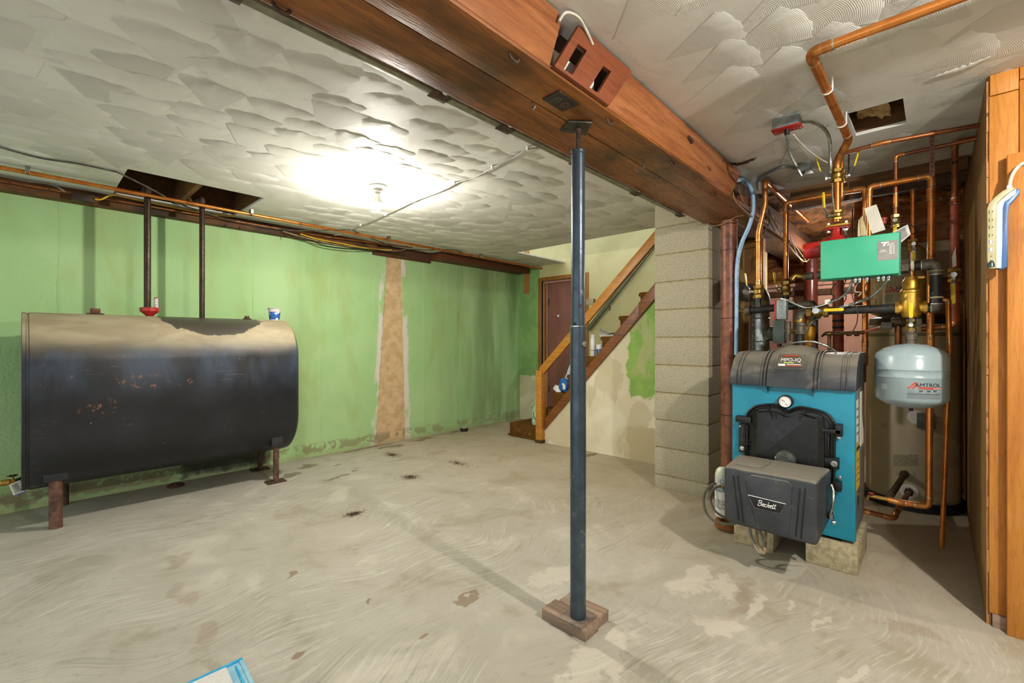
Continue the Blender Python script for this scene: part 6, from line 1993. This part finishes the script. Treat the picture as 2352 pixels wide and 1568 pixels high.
# ================================================================ WATER HEATER AND SECOND TANK
HX, HY, HR = 4.25, .128, .252
zh = W(2100, 744, X=HX - HR).z
ht = thing('water_heater', 'tall beige water heater standing behind the grey expansion tank', 'water heater', (HX, HY, 0))
MB().lathe([(HR + .015, 0), (HR + .018, .004), (HR + .018, .035), (HR, .05), (HR, zh - .01), (HR - .01, zh)], (HX, HY, .0), n=56).build('jacket', heater_beige, ht, angle=50)
MB().lathe([(HR + .02, .0), (HR + .022, .06), (HR + .004, .062)], (HX, HY, .0), n=48).build('base_ring', black_rubber, ht)
MB().lathe([(HR - .012, 0), (HR - .02, .05), (HR - .06, .07), (.0, .075)], (HX, HY, zh - .002), n=48).build('black_top', mat('dark_cap', '#141517', '#1c1e20', rough=.4), ht)
MB().lathe([(HR + .0004, -.012), (HR + .001, -.011), (HR + .001, .011), (HR + .0004, .012)], (HX, HY, W(2040, 768, X=HX - HR).z), n=56).build('olive_band', mat('olive_band', '#6f6a48', rough=.5), ht)


def on_heater(px_, py_, off=.0):
    """point of the jacket seen at this survey direction"""
    u = (px_ - 1176) / F_PX
    d = V((CY + u * SY, SY - u * CY))
    oc2 = V((-HX, -HY))
    A = d.dot(d); B = 2 * d.dot(oc2); C = oc2.dot(oc2) - (HR + off) ** 2
    t = (-B - math.sqrt(max(B * B - 4 * A * C, 0))) / (2 * A)
    return V((d.x * t, d.y * t, EYE + (784 - py_) / F_PX * t))


def curved_label(px0_, px1_, y0_, y1_, m, name):
    b = MB()
    b.grid(lambda u, v: on_heater(px0_ + (px1_ - px0_) * u, y0_ + (y1_ - y0_) * v, .0012), 8, 3)
    return b.build(name, m, ht)


curved_label(2052, 2108, 1044, 1070, mat('faded_print_label', '#a39b80', '#7f7860', rough=.7, scale=160, lo=.47, hi=.53), 'faded_label')
curved_label(2150, 2186, 1153, 1168, MATS['faded_print_label'], 'faded_label')
curved_label(1984, 1992, 780, 830, mat('warning_label', '#cfc8ae', '#8d7f66', rough=.7, scale=60), 'warning_label')
nq = on_heater(2080, 1085); nd = V((nq.x - HX, nq.y - HY, 0)).normalized()
for (a, c, ring_m) in ((2078, 1088, heater_beige), (2088, 1128, white_paint)):
    q = on_heater(a, c)
    nd = V((q.x - HX, q.y - HY, 0)).normalized()
    MB().lathe([(.048 if ring_m is white_paint else .04, -.004), (.046, .002), (.0, .003)], q, nd, 24).build('escutcheon', ring_m, ht)
    hexnut(MB(), q + nd * .02, nd, .026, .03).build('nipple_nut', mat('brown_iron_fitting', '#4a3728', '#38291e', rough=.6, metal=.3), ht)
q1 = on_heater(2078, 1088); q2 = on_heater(2088, 1128)
pipe('heater_pipe', 'dark pipe sloping from the upper heater port down to the copper tee', [q1 - V((.02, 0, 0)), W(2042, 1143, X=3.16)], .0165, MATS['brown_iron_fitting'])
pipe('heater_return', 'copper return pipe from the lower heater port towards the boiler', [q2 - V((.02, 0, 0)), W(2066, 1164, X=3.42), W(2052, 1190, X=3.28), W(1980, 1172, X=3.24), W(1960, 1166, X=3.2)], .0145, copper_old, bend=.025)
tv2 = thing('drain_cock', 'brass drain cock with small red handle beside the boiler foot', 'valve', W(2000, 1140, X=3.12))
MB().cyl(W(2042, 1147, X=3.12), W(2005, 1140, X=3.12), .010, n=12).build('body', brass, tv2)
MB().tube([W(2008, 1140, X=3.12), W(1996, 1138, X=3.12), W(1990, 1146, X=3.12)], .009, 10).build('spout', brass, tv2)
MB().cyl(W(2001, 1139, X=3.12), W(2001, 1134, X=3.12), .005, n=8).build('stem', brass, tv2)
MB().lathe([(.0, 0), (.014, 0), (.014, .006), (.0, .007)], W(2001, 1134, X=3.12), n=8).build('handle', red_paint, tv2)
q = on_heater(2108, 958)
nd = V((q.x - HX, q.y - HY, 0)).normalized()
MB().lathe([(.0, 0), (.045, 0), (.045, .004), (.03, .008), (.0, .009)], on_heater(2104, 958), nd, 24).build('round_cap', white_paint, ht)
m = MB()
c_ = on_heater(2126, 966)
sd = V((-nd.y, nd.x, 0))
m.obox(c_ + nd * .012, (.045, .012, .05), Matrix((sd, nd, V((0, 0, 1)))).transposed())
m.build('element_cover', mat('grey_green_cover', '#4c564c', '#424b42', rough=.5), ht, bevel=.004)
# beige second tank on top of the heater
T2 = (4.33, W(2062, 680, X=4.33).y, .155)
z20, z21 = zh + .07, W(2060, 560, X=4.2).z
t2 = thing('beige_tank', 'smaller beige tank with red and black print standing on the water heater', 'tank', (T2[0], T2[1], z20))
MB().lathe([(T2[2] * .7, 0), (T2[2], .02), (T2[2], z21 - z20 - .04), (T2[2] * .8, z21 - z20 - .01), (.02, z21 - z20)], (T2[0], T2[1], z20), n=40).build('shell', mat('cream_enamel', '#c0b78c', '#b4aa80', rough=.35), t2, angle=50)
za = W(2060, 664, X=T2[0] - .15).z


def on_t2(x_, z_, off=.001):
    a = math.atan2(-.1, -1) + x_ / T2[2]
    return V((T2[0] + (T2[2] + off) * math.cos(a), T2[1] + (T2[2] + off) * math.sin(a), z_))


text_mesh('lettering', 'AMTROL', .032, ink, lambda x_, y_, w: on_t2(x_ + .045, za - .004 + y_, .001 + w), t2, depth=.0004, xs=1.05)
b = MB(); b.grid(lambda u, v: on_t2(-.02 + .14 * u, za - .018 + .010 * v), 8, 2); b.build('red_bar', red_print, t2)
b = MB(); b.add([on_t2(a, za + c) for a, c in ((-.085, -.018), (-.045, .026), (-.036, .022), (-.07, -.018))], [(0, 1, 2, 3)]); b.build('logo_mark', red_print, t2, flip=False)
b = MB(); b.add([on_t2(a, za + c) for a, c in ((-.062, -.018), (-.038, .01), (-.02, -.008), (-.03, -.018))], [(0, 1, 2, 3)]); b.build('logo_mark', red_print, t2, flip=False)
for k in range(4):
    b = MB(); b.grid(lambda u, v: on_t2(-.085 + .05 * u, za - .045 - k * .012 + .004 * v), 4, 2); b.build('print_line', ink_grey, t2)

# ================================================================ ELECTRICAL UNDER THE CEILING
eb = W(1808, 306, z=2.12)
ex = thing('ceiling_junction', 'grey steel junction box with red cover under the ceiling', 'box', (eb.x, eb.y, 2.09))
MB().box(2.40, 2.46, .455, .565, 2.115, H).build('box', steel_box, ex, bevel=.006, seg=3)
MB().box(2.396, 2.464, .45, .57, 2.109, 2.1148).build('red_cover', red_paint, ex, bevel=.002)
for yy_ in (.475, .51, .545):
    MB().tube([(2.3995, yy_ + .012 * math.cos(a), 2.142 + .012 * math.sin(a)) for a in [2 * math.pi * i / 20 for i in range(21)]], .0009, 6).build('knockout', steel, ex)
MB().cyl((2.43, .51, 2.109), (2.43, .51, 2.085), .011, n=12).build('connector', black_rubber, ex)
for dx, dy in ((-.025, -.05), (.025, .05), (.025, -.05)):
    MB().cyl((2.43 + dx, .51 + dy, 2.109), (2.43 + dx, .51 + dy, 2.106), .004, n=8).build('screw', chrome, ex)
e2 = W(1848, 384, z=2.15)
eb2 = thing('small_junction', 'small grey steel outlet box under the ceiling behind the red-covered box', 'box', (e2.x, e2.y, 2.12))
MB().box(e2.x - .04, e2.x + .04, e2.y - .035, e2.y + .035, 2.125, H).build('box', steel_box, eb2, bevel=.004)
MB().box(e2.x - .043, e2.x + .043, e2.y - .038, e2.y + .038, 2.118, 2.1245).build('cover', steel_box, eb2, bevel=.002)
MB().lathe([(.012, 0), (.016, .004), (.012, .014)], (e2.x - .02, e2.y + .01, 2.106), n=12).build('connector', steel, eb2)
cable('grey_conduit', 'smooth grey cable from the red-covered box to the small outlet box', [(2.43, .51, 2.086), (2.47, .515, 2.07), (2.6, .53, 2.055), (2.8, .545, 2.06), (e2.x - .03, e2.y + .01, 2.10)], .008, steel_box)
armored('ceiling_conduit', 'spiral conduit arching from the red-covered box to the copper drop', [(2.462, .46, 2.14), (2.52, .43, 2.15), (2.62, .40, 2.15), (2.74, .39, 2.13), (2.84, .40, 2.06), (2.875, .405, 2.0)], .008)
cable('thin_cable', 'thin white cable swinging from the red-covered box to the copper drop', [(2.46, .49, 2.09), (2.6, .47, 2.07), (2.78, .44, 2.06), (2.89, .40, 2.045)], .0032, white_cable)
cable('thin_cable', 'thin dark cable hanging between the red-covered box and the ceiling conduit', [(2.46, .51, 2.09), (2.62, .545, 2.10), (2.8, .60, 2.12), (3.0, .66, 2.15)], .003, grey_cable)
cable('ceiling_tube', 'grey conduit bent along the ceiling towards the beam end', [(e2.x + .01, e2.y + .03, 2.15), (3.07, .66, 2.155), (3.12, .75, 2.155), (3.2, .83, 2.15), (3.35, .87, 2.14)], .0085, steel_box)
armored('drop_conduit', 'spiral conduit hanging along the left side of the large copper drop', [W(1912, 425, X=2.88), W(1912, 450, X=2.88), W(1915, 475, X=2.88), W(1916, 490, X=2.88)], .005)
# dusty wires on the beam end
wl_ = [([(1693, 425), (1700, 445), (1712, 470), (1735, 480)], 'short dusty wire at the end of the orange fascia'), ([(1683, 440), (1690, 462), (1718, 490), (1760, 520), (1800, 545)], 'long dusty wire along the beam beyond the fascia'),
       ([(1765, 480), (1768, 505), (1760, 525), (1750, 545)], 'thick dusty cable end dangling behind the offset copper riser'), ([(1770, 490), (1785, 520), (1800, 545), (1820, 575), (1845, 600)], 'dusty cable draped along the far beam'),
       ([(1800, 530), (1820, 555), (1845, 590), (1853, 602)], 'thin wire hanging by the far column top'), ([(1815, 545), (1825, 570), (1838, 595), (1852, 600), (1862, 590)], 'looped wire at the far column top')]
for i, (L, lab) in enumerate(wl_):
    cable('dusty_wire', lab, [W(a, c, Y=.885 - .012 * (i % 2)) for a, c in L], .006 if i in (2, 3) else .0035, tan_wire, cat='wire')

# ================================================================ TAGS ABOVE THE GREEN BOX
def card(pts, X0, X1, m, nm, lab, n=8, par=None):
    q = [W(a, c, X=x_) for (a, c), x_ in zip(pts, X0)]
    b = MB()
    b.grid(lambda u, v: q[0].lerp(q[1], u).lerp(q[3].lerp(q[2], u), v) + V((-.012 * math.sin(math.pi * v), 0, 0)), 4, n)
    bk = [tuple(V(p) + V((.0015, 0, 0))) for p in b.v]
    nb = len(b.v)
    b.f += [tuple(i + nb for i in reversed(f)) for f in b.f]
    b.v += bk
    return b.build(nm, m, par, label=lab, cat='card', flip=False)


card(((1985, 479), (2013, 469), (2034, 527), (2003, 537)), (3.0, 3.0, 2.97, 2.97), None, paper, 'hang_tag', 'large curled white paper tag hanging over the green box')
card(((1972, 505), (1985, 490), (1993, 540), (1970, 543)), (3.02, 3.02, 3.0, 3.0), None, mat('pale_card', '#ddd3b0', '#cfc49e', rough=.8), 'instruction_card', 'cream instruction card tucked behind the white tag')
card(((1977, 500), (1983, 492), (1985, 540), (1977, 541)), (3.01, 3.01, 2.995, 2.995), None, card_yellow, 'instruction_card', 'narrow manila card with printed marks beside the white tag')
tq = [((2050, 533), (2085, 515), (2092, 538), (2064, 562))]
wt = card(tq[0], (3.02, 3.02, 3.02, 3.02), None, white_paint, 'printed_tag', 'white printed tag wired to the pipe right of the green box')
for k in range(7):
    t_ = .15 + .11 * k
    c0, c1, c2, c3 = [W(a, c, X=3.004) for a, c in tq[0]]
    a = c0.lerp(c1, .15).lerp(c3.lerp(c2, .15), t_); c = c0.lerp(c1, .8).lerp(c3.lerp(c2, .8), t_)
    MB().bar(a, c, .0012, .0024).build('print_line', ink, wt)
cable('tag_wire', 'thin brown wire holding the printed tag right of the green box', [W(2035, 535, X=3.05), W(2055, 520, X=3.03), W(2080, 512, X=3.05), W(2097, 520, X=3.1), W(2106, 532, X=3.15), W(2095, 537, X=3.1)], .0022, MATS['dark_brown_wire'], cat='wire')

# ================================================================ POWER STRIP ON THE STUD
XS = 2.535
ps = thing('power_strip', 'white, blue and grey surge protector hanging on the pine stud', 'power strip', (XS, W(2300, 620, X=XS).y, W(2300, 622, X=XS).z))


def strip_poly(L):
    return [(q.y, q.z) for q in (W(a, c, X=XS) for a, c in L)]


MB().prism(strip_poly([(2288, 617), (2288, 480), (2293, 468), (2306, 458), (2320, 447), (2332, 436), (2342, 434), (2342, 445), (2330, 460), (2318, 472), (2315, 490), (2314, 560), (2312, 614), (2300, 620)]), face, XS - .012, XS + .02).build('blue_side', blue_plastic, ps, bevel=.003)
MB().prism(strip_poly([(2286, 617), (2287, 478), (2292, 466), (2305, 455), (2320, 443), (2333, 435), (2332, 447), (2318, 458), (2306, 466), (2302, 480), (2301, 560), (2299, 617)]), face, XS - .018, XS - .010).build('white_side', mat('off_white_plastic', '#cfcdc6', '#c6c4bc', rough=.45), ps, bevel=.002)
fp = [(2266, 600), (2266, 482), (2270, 470), (2284, 455), (2302, 441), (2318, 434), (2332, 434), (2304, 455), (2291, 467), (2287, 480), (2286, 618), (2272, 618)]
MB().prism(strip_poly(fp), face, XS - .024, XS + .014).build('front_case', strip_grey, ps, bevel=.003)
for k, yy_ in enumerate((486, 505, 521, 540, 555, 573)):
    q = W(2276, yy_, X=XS - .024)
    so = MB().lathe([(.0, 0), (.0062, 0), (.0068, .0006), (.0068, .003)], (XS - .0247, q.y, q.z), (1, 0, 0), 16).build('socket', white_paint if k > 3 else strip_grey, ps)
    b = MB()
    for dy, dz in ((.004, .003), (.004, -.003), (-.004, 0)): b.box(XS - .0262, XS - .0244, q.y + dy - .001, q.y + dy + .001, q.z + dz - .0018, q.z + dz + .0018)
    b.build('slot', ink, so)
q = W(2277, 605, X=XS - .024)
MB().lathe([(.011, 0), (.010, .012), (.006, .022), (.001, .028)], (XS - .02, q.y, q.z - .012), (0, 0, 1), 12).build('switch', mat('dark_switch', '#2a3a40', rough=.3), ps)
q = W(2277, 588, X=XS - .025)
MB().lathe([(.0, 0), (.0025, 0), (.0025, .001), (.0, .001)], (XS - .0245, q.y, q.z), (-1, 0, 0), 8).build('indicator', red_print, ps)
MB().tube(smooth([W(2318, 434, X=XS), W(2320, 420, X=XS), W(2324, 405, X=XS), W(2334, 388, X=XS), W(2350, 375, X=XS + .005), W(2375, 370, X=XS + .01), W(2400, 376, X=XS + .01)], 6), .0058, 10).build('cord', white_cable, ps)
MB().cyl(W(2317, 436, X=XS), W(2319, 426, X=XS), .008, n=12).build('strain_relief', white_paint, ps)
